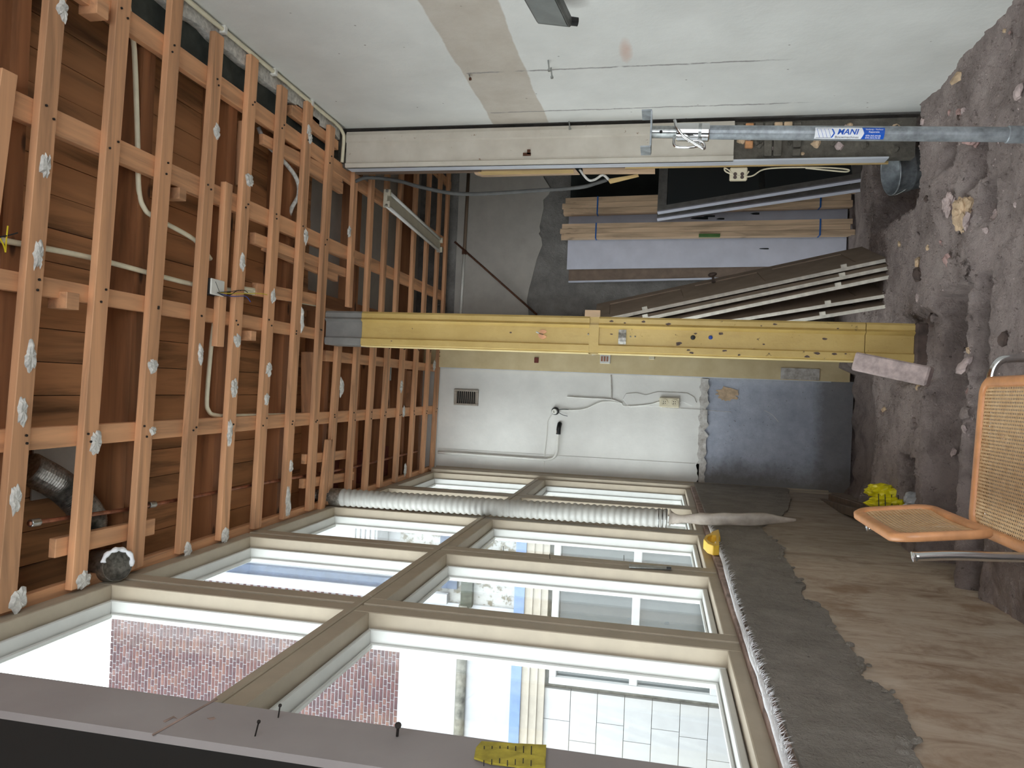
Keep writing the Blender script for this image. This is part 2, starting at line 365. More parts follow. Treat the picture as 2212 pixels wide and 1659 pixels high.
def mat_cane():
    t = NT('cane'); v = t.coord((1, 1, 1), 'UV')
    # woven strips with regular small open eyes
    sx = t.n('ShaderNodeSeparateXYZ'); t.l(v, sx.inputs[0]); u, w = sx.outputs[0], sx.outputs[1]
    def tri(x): return t.math('ABSOLUTE', t.math('SUBTRACT', t.math('FRACT', x), .5))
    row = t.math('FLOOR', w); uu = t.math('ADD', u, t.math('MULTIPLY', row, .5))
    d = t.math('SQRT', t.math('ADD', t.math('POWER', t.math('MULTIPLY', tri(t.math('ADD', uu, .5)), 1.0), 2.0), t.math('POWER', tri(t.math('ADD', w, .0)), 2.0)))
    d = t.math('SQRT', t.math('ADD', t.math('POWER', tri(uu), 2.0), t.math('POWER', tri(w), 2.0)))
    hole = t.mask(d, .27, .23)
    col = t.ramp(t.noise(t.coord((1,1,1)), 40, 4), [(.3, (196, 156, 110)), (.7, (222, 190, 146))])
    m = t.out(col, .5, d, .5, .003)
    tr = t.n('ShaderNodeBsdfTransparent'); mx = t.n('ShaderNodeMixShader'); o = t.t.nodes['Material Output']
    t.l(hole, mx.inputs[0]); t.l(t.b.outputs[0], mx.inputs[1]); t.l(tr.outputs[0], mx.inputs[2]); t.l(mx.outputs[0], o.inputs[0])
mat_cane()
plain('chair_wood', (214, 152, 104), .35, .12, 14, .06)

# ============================================================ STRUCTURE
XW = -.83; XR = 1.658; ZC = 3.442; YB = 6.9; YB2 = 7.14
# ---------------- floor: dug-out rubble ground
def box_mask(x, y, x0, x1, y0, y1, s, n_):
    d = max(x0 - x, x - x1, y0 - y, y - y1) + n_
    return min(1, max(0, .5 - d / s))
def ground(x, y):
    p = Vector((x, y, 0)); h = .030 * fbm(p * 2.3, 4)
    if 2.9 < y < 5.6:
        f1 = noise.noise(p * 21); h += .007 * f1 + .0045 * noise.noise(p * 47) + .010 * max(0, noise.noise(p * 9 + Vector((3, 1, 0))) - .1)
        vo = noise.voronoi(p * 11)[0]; h += .010 * min(.6, vo[1] - vo[0])
    n_ = .04 * noise.noise(Vector((x*5, y*5, 3.1))) + .015 * noise.noise(Vector((x*17, y*17, 8.)))
    h -= .16 * box_mask(x, y, -1, .56, 3.64, 4.13, .025, n_ * .6)           # dug strip before the post
    h += .02 * box_mask(x, y, -1, .10, 4.14, 4.21, .02, n_ * .5) + .03 * box_mask(x, y, -1, .5, 3.57, 3.63, .03, n_)
    h -= .26 * box_mask(x, y, -1, .56, 3.455, 3.56, .02, n_ * .5)           # narrow trench
    h -= .05 * box_mask(x, y, .12, .50, 4.0, 4.70, .04, n_)
    h -= .34 * box_mask(x, y, -.62, -.30, 4.30, 4.60, .03, n_ * .5)         # pit
    h -= (.15 + .05 * noise.noise(p * 6)) * box_mask(x, y, -1, .26, 5.12, 7, .06, n_)
    h -= .17 * box_mask(x, y, -.9, 3, 5.9, 8, .5, n_)
    h -= .14 * box_mask(x, y, 1.0, 1.22, 3.50, 3.72, .03, n_) + .14 * box_mask(x, y, .80, .96, 3.44, 3.55, .02, n_)
    h -= .10 * box_mask(x, y, 1.15, 1.32, 3.85, 4.0, .03, n_)
    h -= .24 * box_mask(x, y, 1.13, 1.64, 4.45, 5.30, .06, n_)              # hole round the bucket
    h += .07 * math.exp(-((x - 1.02)**2 / .03 + (y - 3.98)**2 / .02)) + .04 * math.exp(-((x - .66)**2 / .02 + (y - 3.62)**2 / .02))
    return h
gx0, gx1, gy0, gy1 = -.86, 2.65, .2, 7.2
nx = 300; rows = [.2 + 2.75*i/24 for i in range(24)] + [2.95 + 2.45*i/390 for i in range(390)] + [5.4 + 1.8*i/70 for i in range(71)]
ny = len(rows) - 1; V = []; Fc = []
for y in rows:
    for i in range(nx + 1):
        x = gx0 + (gx1 - gx0) * i / nx; V.append((x, y, ground(x, y)))
for j in range(ny):
    for i in range(nx):
        a = j * (nx + 1) + i; Fc.append((a, a + 1, a + nx + 2, a + nx + 1))
fl = MB().add(V, Fc).build('floor', 'rubble', smooth=True, kind='structure', label='broken rubble floor with dug trenches')
# room behind the camera: plain shell
MB().box(-.86, XR + .2, -1.2, .2, -.1, 0).build('floor_strip', 'rubble', fl)
# ---------------- right wall
wr = MB().box(XR, XR + .12, -1.2, 4.55, -.35, 3.66).build('wall_right', 'wall_right', kind='structure', label='white painted board wall with a bare beige band')
# unseen wall behind the camera; its wide opening is added to brighten the room
wf = MB().box(-1.2, -.15, -1.32, -1.2, -.2, 4.0).build('wall_front', 'wall_back', kind='structure')
MB().box(1.55, XR + .12, -1.32, -1.2, -.2, 4.0).build('front_pier', 'wall_back', wf)
MB().box(-.15, 1.55, -1.32, -1.2, -.2, .25).build('front_parapet', 'wall_back', wf)
MB().box(-.15, 1.55, -1.32, -1.2, 3.25, 4.0).build('front_lintel', 'wall_back', wf)
# ---------------- jamb where a partition stood
jm = MB().box(1.41, 1.634, 4.575, 4.65, -.02, 3.66).build('wall_jamb', 'old_plaster', kind='structure', label='end of the removed partition, broken plaster below')
MB().box(1.40, 1.41, 4.56, 4.65, .12, 3.44).build('jamb_lining', 'blue_white_paint', jm, bevel=.002)
MB().box(1.394, 1.41, 4.65, 4.664, .10, 1.62).build('bead', 'pale_wood_z', jm)
tr = empty('trim_1', (1.5, 4.56, 1.0), kind='structure')
prof = [(1.40, 4.575), (1.40, 4.545), (1.425, 4.540), (1.432, 4.552), (1.56, 4.552), (1.568, 4.540), (1.61, 4.540), (1.634, 4.548), (1.634, 4.575)]
MB().prism([(x, y, .98) for x, y in prof], (0, 0, 2.46)).build('casing_board', 'cream_paint', tr)
MB().box(1.395, 1.41, 4.66, 4.70, 2.55, 3.42).build('backing_board', 'old_wood_z', tr)
for px, py, w_, h_ in ((1138, 333, .05, .018), (1142, 328, .02, .03)):
    c = at(px, py, 'y', 4.54); MB().box(c.x - w_*.0 - h_/2, c.x + h_/2, 4.5385, 4.545, c.z - w_/2, c.z + w_/2).build('hinge_recess', 'rust_steel', tr)
# masonry uncovered below the casing: bricks and loose plaster lumps
zz = .60
random.seed(3)
while zz < .97:
    xx = 1.425
    while xx < 1.625:
        w = random.choice((.05, .095, .11)); w = min(w, 1.63 - xx)
        if w > .03 and random.random() < .75:
            dpt = random.uniform(.012, .03)
            MB().box(xx, xx + w - .008, 4.575 - dpt, 4.60, zz, zz + .046).build('brick', 'masonry_brick' if zz > .82 and random.random() < .5 else random.choice(('old_plaster', 'tan_stone', 'old_plaster', 'old_plaster')), jm, bevel=.004)
        xx += w
    zz += .054
for k in range(26):
    x = random.uniform(1.425, 1.60); z = random.uniform(.05, .95); r = random.uniform(.012, .03)
    m = MB(); m.lathe([(.001, -r*.6), (r*.8, -r*.3), (r, 0), (r*.6, r*.5), (.001, r*.6)], (x, 4.576, z), (random.uniform(-.4,.4), -1, random.uniform(-.4,.4)), 9)
    m.V = [v + noise.noise_vector(v * 60) * r * .55 for v in m.V]
    m.build('plaster_lump', random.choice(('old_plaster', 'slab_stone', 'tan_stone', 'old_plaster')), jm)
# ---------------- back walls
wb = MB().box(-1.0, .17, YB, YB + .2, .98, 3.66).build('wall_back', 'wall_back', kind='structure', label='white plastered back wall')
MB().box(-1.0, .17, YB + .01, YB + .2, -.3, .98).build('lower_wall', 'wall_back_low', wb, label='blue grey lower part of the back wall')
def jag_strip(x0, x1, zf, y, th, amp, n=40, seed=0):
    top = [(x0 + (x1-x0)*i/n, y, zf[1] + amp*noise.noise(Vector((i*.45, seed, 0)))) for i in range(n+1)]
    bot = [(x0 + (x1-x0)*i/n, y, zf[0] + amp*noise.noise(Vector((i*.5, seed + 9, 0)))) for i in range(n+1)]
    return MB().prism(bot + top[::-1], (0, -th, 0))
jag_strip(-.83, .15, (.925, .995), YB, .006, .03).build('bare_strip', 'raw_plaster', wb)
m = MB(); pts = [(.02 + .06*math.cos(a)*(1 + .55*noise.noise(Vector((math.cos(a)*2, math.sin(a)*2, 4))) + .3*noise.noise(Vector((math.cos(a)*6, math.sin(a)*6, 4)))), YB + .01, .76 + .10*math.sin(a)*(1 + .55*noise.noise(Vector((math.cos(a)*2, math.sin(a)*2, 4))) + .3*noise.noise(Vector((math.cos(a)*6, math.sin(a)*6, 4))))) for a in [i*2*math.pi/44 for i in range(44)]]
m.prism(pts, (0, -.004, 0)).build('stain_patch', 'tan_stone', wb)
MB().box(-.83, -.62, YB - .006, YB + .01, .98, 3.44).build('pipe_recess_panel', 'wall_back', wb)
p2 = MB().box(.165, .62, YB - .06, YB + .4, -.25, 3.95).build('trim_2', 'beige_pilaster', kind='structure', label='beige painted pilaster on the back wall')
MB().box(.158, .166, YB - .055, YB - .02, -.1, 3.43).build('edge_strip', 'blue_white_paint', p2)
MB().box(.17, .27, YB - .068, YB - .058, .0, .32).build('plinth_block', 'raw_plaster', p2)
wb2 = MB().box(.5, 2.7, YB2, YB2 + .2, -.4, 3.9).build('wall_back_right', 'grey_cement_wall', kind='structure', label='grey rough cement wall of the rear room')
MB().box(2.62, 2.8, 4.7, 7.3, -.4, 3.9).build('wall_rear_side', 'grey_cement_wall', kind='structure')
MB().box(1.66, 2.7, 4.55, 4.70, -.4, 3.9).build('wall_rear_front', 'grey_cement_wall', kind='structure')
pp = [at(*q, 'y', YB2) for q in ((1172, 372), (1175, 385), (1186, 402), (1190, 410), (1186, 420), (1174, 432), (1175, 450), (1166, 490), (1168, 500), (1164, 505), (1170, 515), (1172, 530), (1160, 560), (1150, 600), (1143, 625), (1138, 650), (1142, 675), (1140, 760))]
poly = [(2.7, YB2, pp[0].z)] + [tuple(p) for p in pp] + [(.5, YB2, pp[-1].z), (.5, YB2, 3.4), (2.7, YB2, 3.4)]
MB().prism(poly, (0, -.012, 0)).build('paint_coat', 'faded_paint', wb2, label='old pale paint with a ragged lower edge')
# ---------------- left wall under the windows
YN = .2
wl = MB().box(-1.0, -.80, YN, YB, -.4, 1.02).build('wall_left', 'tan_plaster', kind='structure', label='tan stained plaster wall below the windows')
edge = [(1540, 1100)] + [(1540 + a*.3128, 1140 + b*.3128) for a, b in ((330, 10), (400, 70), (490, 140), (480, 190), (540, 270), (575, 340), (640, 400), (605, 450), (615, 490), (700, 530), (780, 570), (820, 640), (850, 710), (890, 760), (940, 830), (990, 890), (1060, 960), (990, 1000), (1060, 1060), (1160, 1100), (1230, 1150), (1300, 1220), (1330, 1290), (1360, 1370), (1410, 1450), (1380, 1540), (1420, 1620), (1460, 1680))]
E3 = [at(x, y, 'x', -.79) for x, y in edge[1:]]
E3.sort(key=lambda p: -p.y)
fine = []
for a, b in zip(E3[:-1], E3[1:]):
    for k in range(5):
        q = a.lerp(b, k / 5); fine.append((-.80, q.y, q.z + .012 * noise.noise(Vector((q.y*30, k, 1)))))
fine.append(tuple((-.80, E3[-1].y, E3[-1].z)))
far = []
for (ya, za), (yb, zb_) in zip(((YB, .22), (6.2, .30), (5.6, .42), (5.1, .55), (4.8, .70)), ((6.2, .30), (5.6, .42), (5.1, .55), (4.8, .70), (E3[0].y, E3[0].z))):
    for k in range(6):
        t_ = k/6; yy = ya + (yb-ya)*t_; far.append((-.80, yy, za + (zb_-za)*t_ + .05*noise.noise(Vector((yy*6, 2, 2))) + .02*noise.noise(Vector((yy*31, 2, 2)))))
poly = [(-.80, YB, 1.02)] + far + fine + [(-.80, .2, fine[-1][2] - .1), (-.80, .2, 1.02)]
MB().prism(poly, (.014, 0, 0)).build('cement_layer', 'cement', wl, label='grey cement render with a crumbled lower edge')
for k in range(40):
    q = Vector(random.choice(fine)); r = random.uniform(.008, .02)
    MB().lathe([(.001, -r*.5), (r, -r*.1), (r*.8, r*.3), (.001, r*.5)], (-.785, q.y, q.z + random.uniform(-.01, .03)), (1, random.uniform(-.5,.5), random.uniform(-.5,.5)), 6).build('cement_crumb', 'cement', wl)
# ---------------- pier nearest the camera
pr = MB().box(-1.0, -.70, 1.27, 1.452, -.3, 3.6).build('wall_pier', 'pier_paint', kind='structure', label='white painted window pier', bevel=.012)
MB().box(-.92, -.71, .2, 1.27, -.3, 3.66).build('wall_left_near', 'dark_wall', kind='structure')  # near-black colour stands in for the shade on the pier's near side
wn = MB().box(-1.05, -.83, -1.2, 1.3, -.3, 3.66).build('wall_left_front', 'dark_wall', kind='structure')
# ---------------- windows: five bays, upper and lower lights
bays = [(1.66, 2.525), (2.692, 3.515), (3.69, 4.53), (4.70, 5.52), (5.70, 6.70)]
UP = (2.435, 3.405); LO = (1.10, 2.345)
SASHES = []
for i, (a, b) in enumerate(bays):
    w = empty('window_%d' % (i + 1), (XW, (a + b) / 2, 1.02), kind='structure')
    b2 = bays[i+1][0] if i + 1 < len(bays) else 6.88
    a0 = a - .08 if i == 0 else a
    mid = (b + b2) / 2
    MB().box(-.957, XW, b, mid - .011, 1.02, 3.47).build('frame_post', 'frame_beige', w, bevel=.003)
    if i < 4: MB().box(-.957, XW, mid + .011, b2, 1.02, 3.47).build('frame_post', 'frame_beige', w, bevel=.003)
    if i < 4: MB().box(-.957, XW - .022, mid - .011, mid + .011, 1.02, 3.47).build('groove_strip', 'frame_beige', w)
    if i == 0: MB().box(-1.0, XW, 1.40, a, 1.02, 3.47).build('frame_post', 'frame_beige', w)
    MB().box(-.957, XW, a, b, UP[1], 3.47).build('head_rail', 'frame_beige', w, bevel=.003)
    MB().box(-.957, XW, a, b, LO[1], UP[0] - .014).build('transom', 'frame_beige', w, bevel=.003)
    MB().box(-.957, XW + .008, a0, b2, UP[0] - .03, UP[0]).build('transom_lip', 'frame_beige', w, bevel=.004)
    MB().box(-.957, XW, a, b, 1.02, LO[0]).build('bottom_rail', 'frame_beige', w, bevel=.003)
    for (z0, z1) in (UP, LO):
        bot = .022
        if i == 4 and z0 < 2: z0s, ex = z0, .16
        else: z0s, ex = z0, 0
        s = empty('sash', (-.93, (a + b) / 2, z0), parent=w)
        X0, X1 = -.955, -.885; st = .013
        y0, y1 = a + .004, b - .004; Z0, Z1 = z0s + .003, z1 - .003
        MB().box(X0, X1, y0, y0 + st + ex, Z0, Z1).build('stile', 'sash_white', s, bevel=.003)
        MB().box(X0, X1, y1 - st, y1, Z0, Z1).build('stile', 'sash_white', s, bevel=.003)
        MB().box(X0, X1, y0 + st + ex, y1 - st, Z1 - st, Z1).build('rail', 'sash_white', s, bevel=.003)
        MB().box(X0, X1, y0 + st + ex, y1 - st, Z0, Z0 + bot).build('rail', 'sash_white', s, bevel=.003)
        # glazing beads step in towards the pane
        ya, yb, za, zb = y0 + st + ex, y1 - st, Z0 + bot, Z1 - st; q = .011
        for (c0, c1, d0, d1) in ((ya, ya + q, za, zb), (yb - q, yb, za, zb), (ya + q, yb - q, zb - q, zb), (ya + q, yb - q, za, za + q)):
            MB().box(-.952, -.932, c0, c1, d0, d1).build('glazing_bead', 'sash_white', s, bevel=.004)
        MB().box(-.947, -.943, ya, yb, za, zb).build('pane', 'glass', s)
MB().box(-.957, -.88, -1.2, 7.2, 3.46, 4.0).build('wall_left_top', 'render_white', kind='structure')
# window sill board, wall plate
sl = empty('trim_3', (-.81, 4.1, 1.02), kind='structure')
for i, (a, b) in enumerate([(1.40, 2.60), (2.61, 3.60), (3.61, 4.60), (4.61, 6.88)]):
    MB().box(-.90, -.805, a, b, .985, 1.055).build('sill_board', 'sill_wood', sl, bevel=.004)
cs = empty('trim_4', (-.82, 6.8, 0), kind='structure')
MB().prism([(-.86, 6.72, -.12), (-.80, 6.72, -.12), (-.79, 6.74, -.12), (-.79, 6.80, -.12), (-.80, 6.82, -.12), (-.80, 6.86, -.12), (-.785, 6.88, -.12), (-.785, 6.90, -.12), (-.86, 6.90, -.12)], (0, 0, 3.56)).build('corner_casing', 'frame_beige', cs)

# ---------------- ceiling: deck boards, joists, furring strips, laths
ce = empty('ceiling', (.4, 4, ZC), kind='structure', label='stripped ceiling of pine laths on furring strips under joists')
random.seed(11)
x = -1.0
while x < 1.75:
    w = .128
    MB().box(x, x + w - .003, .2, 4.52, 3.655 + random.uniform(0, .004), 3.69).build('deck_board', 'deck_y', ce); x += w
MB().box(-1.0, .6, 4.52, 7.3, 3.70, 3.72).build('deck_panel', 'pine_dark_y', ce)
MB().box(.3, 2.8, 4.52, 7.3, 3.80, 3.82).build('deck_panel', 'faded_paint', ce, label='grey white boarded ceiling panel')
MB().box(-1.1, 2.8, -1.3, 7.4, 3.95, 4.0).build('roof_slab', 'dark_wall', ce)
for yj in (.82, 1.44, 2.07, 2.70, 3.32, 3.96):
    MB().box(-1.0, 1.44, yj, yj + .075, 3.508, 3.655).build('joist', 'pine_dark_x', ce)
for yj in (4.52, 5.05, 5.55, 6.05, 6.5):
    MB().box(-1.0, .45, yj, yj + .06, 3.508, 3.70).build('joist', 'pine_dark_x', ce)
for yj in (5.3, 6.5):
    MB().box(.5, 2.65, yj, yj + .05, 3.66, 3.80).build('joist', 'pine_dark_x', ce)
for x0, x1, ya, yb in ((-.286, -.209, .3, 6.85), (.251, .318, .3, 4.40), (.40, .46, 4.40, 6.8), (.822, .911, .3, 7.05), (1.344, 1.434, .3, 7.05), (.12, .19, 4.45, 6.85), (-.86, -.79, .3, 6.85), (1.95, 2.02, 4.75, 7.1)):
    MB().box(x0, x1, ya, yb, 3.472, 3.506).build('furring_strip', 'pine_y', ce, bevel=.002)
# second short strips beside the main ones (doubled towards the far end)
for x0, x1, ya, yb in ((.70, .76, 3.55, 4.7), (1.24, 1.31, 3.75, 4.6), (1.50, 1.56, 3.88, 4.5)):
    MB().box(x0, x1, ya, yb, 3.472, 3.506).build('furring_strip', 'pine_y', ce, bevel=.002)
LATHS = []
def lath(yr, yl, xa, xb, w=.074, th=.03, z=ZC):
    # yr / yl: near edge at the right / left end
    m = MB(); a = [(xa, yl, z), (xb, yr, z), (xb, yr + w, z), (xa, yl + w, z)]
    m.hexa(a, [(p[0], p[1], z + th) for p in a])
    o = m.build('lath', 'pine_x', ce, bevel=.002); LATHS.append((o, yr, yl, xa, xb, w)); return o
for i in range(-2, 8):
    yr = 2.165 + .3065 * i
    lath(yr, yr - .115 + .006 * i, -.815, (1.60 if i % 2 else 1.63))
yr = 4.58
lefts = (4.55, 4.86, 5.16, 5.46, 5.80, 6.15, 6.50, 6.80)
for i, y0 in enumerate(lefts):
    lath(y0 + .02, y0 - .05, -.815, .44, w=.07)
for yq in (4.72, 5.02, 5.32, 5.62, 5.98, 6.33, 6.66, 6.92): lath(yq, yq - .02, .5, 2.6, w=.06)
# odd extra laths and noggings
lath(1.98, 1.93, .39, .95, w=.06)
m = at(490, 392, 'z', ZC); n_ = at(470, 748, 'z', ZC); lath(m.y, n_.y, n_.x, m.x, w=.06, z=ZC + .004)
m = at(710, 950, 'z', ZC); n_ = at(693, 1105, 'z', ZC); lath(m.y, n_.y, n_.x, m.x, w=.06)
m = at(525, 260, 'z', ZC + .06); n_ = at(515, 400, 'z', ZC + .06); lath(m.y, n_.y, n_.x, m.x, w=.06, z=ZC + .06)
def nog(px, py, qx, qy, w=.06, z=3.475, h=.03):
    a = at(px, py, 'z', z); b = at(qx, qy, 'z', z)
    MB().bar(a + Vector((0, 0, h/2)), b + Vector((0, 0, h/2)), w, h).build('nogging', 'pine_y', ce, bevel=.002)
nog(120, 1185, 335, 1137, .07); nog(660, 992, 765, 980, .06); nog(655, 1045, 765, 1028, .06); nog(640, 235, 690, 270, .06); nog(575, 530, 730, 600, .055); nog(570, 300, 740, 385, .055); nog(555, 625, 700, 650, .07)
for px, py, s_ in ((140, 650, .06), (535, 725, .05), (205, 20, .06), (380, 420, .05), (640, 1180, .05)):
    c = at(px, py, 'z', 3.475); MB().box(c.x - s_/2, c.x + s_/2, c.y - s_/2, c.y + s_/2, 3.44, 3.52).build('spacer_block', 'pine_y', ce, bevel=.002)
# hangers with nail plates between the far joists
for px, pa, pb in ((757, 775, 897), (829, 795, 890), (884, 800, 898), (668, 760, 895)):
    a = at(px, pa, 'z', 3.58); b = at(px, pb, 'z', 3.58)
    MB().bar(a, b, .05, .09).build('hanger', 'pine_x', ce, bevel=.002)
    if px > 700: MB().box(a.x - .10, a.x + .02, a.y - .035, a.y + .035, 3.525, 3.535).build('nail_plate', 'steel', ce)
# red painted battens seen near the windows
for y0 in (4.95, 5.45, 5.95): MB().box(-.80, -.55, y0, y0 + .30, 3.62, 3.66).build('red_panel', 'red_brown', ce)
# dark painted beam and plaster edge by the right wall
MB().box(1.445, 1.60, .3, 4.5, 3.515, 3.655).build('edge_beam', 'beam_paint', ce, bevel=.004)
mm = MB(); n = 60
P0 = [(1.575 + .03*noise.noise(Vector((i*.35, 0, 5))), .3 + 4.22*i/n, 3.475) for i in range(n+1)]
mm.prism(P0 + [(1.665, 4.52, 3.475), (1.665, .3, 3.475)], (0, 0, .05)).build('plaster_edge', 'plaster_white', ce)
# plaster remnants hanging on the laths, one mesh each, under their lath
def remnant(px, py, a, b, rot=0):
    c = at(px, py, 'z', ZC)
    best = min((q for q in LATHS if q[3] - .05 <= c.x <= q[4] + .05), key=lambda q: abs(q[2] + (q[1]-q[2])*(c.x-q[3])/(q[4]-q[3]) + q[5]/2 - c.y))
    V = []; Fs = []; n = 24; sd = px * .37
    for k in range(n):
        t_ = 2*math.pi*k/n; rr = 1 + .5*noise.noise(Vector((math.cos(t_)*1.7, math.sin(t_)*1.7, sd))) + .3*noise.noise(Vector((math.cos(t_)*5, math.sin(t_)*5, sd)))
        V.append(Vector((c.x + a*rr*math.cos(t_), c.y + b*rr*math.sin(t_), ZC + .0005)))
    for k in range(n):
        v = V[k]; d = Vector((c.x, c.y, ZC)) - v; V.append(v + d*.35 + Vector((0, 0, -.006 - .006*random.random())))
    V.append(Vector((c.x, c.y, ZC - .008)))
    for k in range(n): Fs += [(k, (k+1)%n, n+(k+1)%n, n+k), (n+k, n+(k+1)%n, 2*n)]
    Fs.append(tuple(range(n-1, -1, -1)))
    MB().add(V, Fs).build('plaster_remnant', 'plaster_white', best[0])
random.seed(5)
for px, py, a, b in ((135, 20, .04, .025), (97, 357, .05, .022), (82, 550, .05, .02), (65, 770, .05, .025), (48, 888, .05, .02), (33, 1078, .05, .022), (207, 957, .045, .028), (505, 838, .045, .03), (513, 735, .035, .03), (523, 568, .045, .02), (496, 932, .07, .022), (486, 1157, .04, .03), (433, 765, .045, .02), (538, 388, .03, .035), (468, 284, .035, .022), (622, 1085, .09, .03), (628, 1008, .035, .02), (660, 510, .045, .025), (652, 690, .08, .018), (590, 640, .04, .025), (581, 797, .04, .028), (576, 862, .035, .025), (738, 835, .06, .03), (867, 835, .05, .03), (872, 890, .05, .025), (754, 500, .04, .02), (405, 1188, .04, .03), (180, 1255, .035, .035), (40, 1298, .04, .03), (330, 790, .03, .03), (667, 282, .035, .02), (670, 300, .03, .02), (330, 930, .018, .02), (875, 1015, .05, .025), (938, 790, .05, .03)):
    remnant(px, py, a, b)
nail0 = None
for (o, yr, yl, xa, xb, w) in LATHS[:18]:
    for xf in (-.25, .285, .865, 1.39):
        if not xa < xf < xb: continue
        yy = yl + (yr - yl) * (xf - xa) / (xb - xa)
        for k in range(2):
            c = (xf + random.uniform(-.03, .03), yy + w * random.uniform(.2, .8), ZC - .002)
            if nail0 is None: nail0 = MB().lathe([(.001, -.004), (.0045, -.003), (.0045, .004), (.001, .004)], c, (0, 0, 1), 8).build('nail', 'nail', o)
            else: like(nail0, c, o, 'nail')

# ============================================================ OUTSIDE: courtyard facade
YO = 12.0; K = YO / 7.35
def oz(px, py): return at(px, py, 'y', YO)
MB().box(-14, -1.05, -3, 16, -.35, -.3).build('courtyard_paving', 'pave', label='grey courtyard paving outside the windows', cat='paving', kind='structure')
bd = empty('courtyard_building', (-5.4, YO, -.3), 'white and brick courtyard building with a blue trim band seen through the windows', 'building')
XE = -11.0
def ob(nm, m, x0, x1, y0, y1, z0, z1, par=None, **kw): return MB().box(x0, x1, YO + y0*K, YO + y1*K, z0, z1).build(nm, m, par or bd, **kw)
zb = oz(860, 1480).z; zt = oz(240, 1400).z; xr = oz(800, 1285).x
ob('brick_backing', 'mortar', XE, xr, .006, .3, zb, zt)
bricks = []; random.seed(21); z = zb + .006; row = 0; pit = .0675
while z < zt - .03:
    x = xr - .006 - (0 if row % 2 else .055)
    while x > -6.6:
        L = .215 if random.random() < .55 else .112
        bricks.append((x - L + .017, x, z, z + pit - .017, random.choice('aabbc'))); x -= L
    z += pit; row += 1
bricks.sort(key=lambda b: (b[1] > -3.9, b[2]))
proto = {}; rest = {'a': MB(), 'b': MB(), 'c': MB()}
for i, (x0, x1, z0, z1, c) in enumerate(bricks):
    dy = random.uniform(0, .004)
    if i < 300:
        k = (round(x1 - x0, 3), c); ctr = ((x0+x1)/2, YO + .02 + dy, (z0+z1)/2)
        if k in proto: like(proto[k], ctr, bd, 'brick')
        else: proto[k] = MB().box(x0, x1, YO + dy, YO + .04 + dy, z0, z1).build('brick', 'brick_' + c, bd, loc=ctr)
    else: rest[c].box(x0, x1, YO + dy, YO + .04, z0, z1)
allb = MB(); idx = []
for j, c in enumerate('abc'): allb.add(rest[c].V, rest[c].F); idx += [j] * len(rest[c].F)
fb = allb.build('upper_bricks', 'brick_a', bd, kind='stuff'); fb.data.materials.append(MT['brick_b']); fb.data.materials.append(MT['brick_c'])
fb.data.polygons.foreach_set('material_index', idx)
zband = (oz(1128, 1450).z, oz(1106, 1450).z)
ob('render_wall', 'render_white', XE, xr, .005, .3, zband[1], zb)
g0 = oz(1006, 1500).z; g1 = oz(984, 1500).z
MB().tube([(XE, YO - .03, (g0+g1)/2), (xr, YO - .03, (g0+g1)/2)], (g1-g0)/2, 10).build('gutter_pipe', 'gutter', bd, smooth=True)
ob('corner_board', 'render_white', xr, xr + .10*K, -.06, .3, zb - .5*K, zt)
ob('blue_downpipe', 'blue_grey', xr + .10*K, xr + .20*K, -.03, .3, 3.9*K - .9, zt)
ob('side_render', 'render_white', xr + .20*K, .5, .05, .3, 3.95*K - .85, zt)
ob('peeling_wall', 'peel_white', xr, .5, .03, .3, zband[1], 3.95*K - .85)
mo = (oz(1022, 1280).z, oz(998, 1280).z)
ob('mossy_ledge', 'moss', xr - .02, -.6, -.05, .1, mo[0], mo[1])
ob('dark_roof_edge', 'blue_grey', xr + .25, -2.2, -.03, .1, mo[1] + .08, mo[1] + .4)
ob('blue_band', 'blue_band', XE, -.6, -.05, .3, zband[0], zband[1])
zm = oz(1178, 1450).z
ob('cornice', 'band_beige', XE, -.6, -.03, .3, zm, zband[0])
for q in (.35, .7): ob('cornice_moulding', 'band_beige', XE, -.6, -.045, 0, zm + (zband[0]-zm)*q - .02, zm + (zband[0]-zm)*q + .02)
# courtyard window
wx0 = oz(1400, 1497).x; wx1 = oz(1400, 1150).x; wz0 = oz(1560, 1400).z; wz1 = oz(1190, 1400).z
ow = empty('window', ((wx0+wx1)/2, YO, wz0), parent=bd); f7 = .07*K
def fr(x0, x1, z0, z1, y0=-.06, m='clad_white', nm='frame'): return ob(nm, m, x0, x1, y0, .06, z0, z1, ow, bevel=.01)
fr(wx0, wx0 + f7, wz0, wz1); fr(wx1 - f7, wx1, wz0, wz1); fr(wx0 + f7, wx1 - f7, wz1 - f7, wz1); fr(wx0 + f7, wx1 - f7, wz0, wz0 + .10*K)
wm = (wz0 + wz1) / 2; fr(wx0 + f7, wx1 - f7, wm - .04*K, wm + .04*K, -.05)
ob('pane', 'dark_glass', wx0 + f7, wx1 - f7, 0, .01, wz0 + .1*K, wm - .04*K, ow); ob('pane', 'dark_glass', wx0 + f7, wx1 - f7, 0, .01, wm + .04*K, wz1 - f7, ow)
ob('window_ledge', 'clad_white', wx0 - .06*K, wx1, -.09, 0, wz0 - .07*K, wz0, ow)
# white cladding boards left of the window, joints open
random.seed(8); z = zm; hgt = .265*K
while z > -.6:
    x = wx0 - .07*K; first = True
    while x > XE + 1:
        L = (random.uniform(.25, .5) if first else .62) * K
        ob('cladding_board', 'clad_white', x - L + .008, x, 0, .06, z - hgt + .009, z); x -= L; first = False
    z -= hgt
ob('cladding_backing', 'gutter', XE, -.6, .05, .3, -.9, zm)
# neighbouring wall closing the yard on the left
MB().box(-9.2, -9.0, 1, YO - .1, -.3, 4.0).build('yard_wall', 'render_white', label='white yard wall facing the windows', cat='wall', kind='structure')
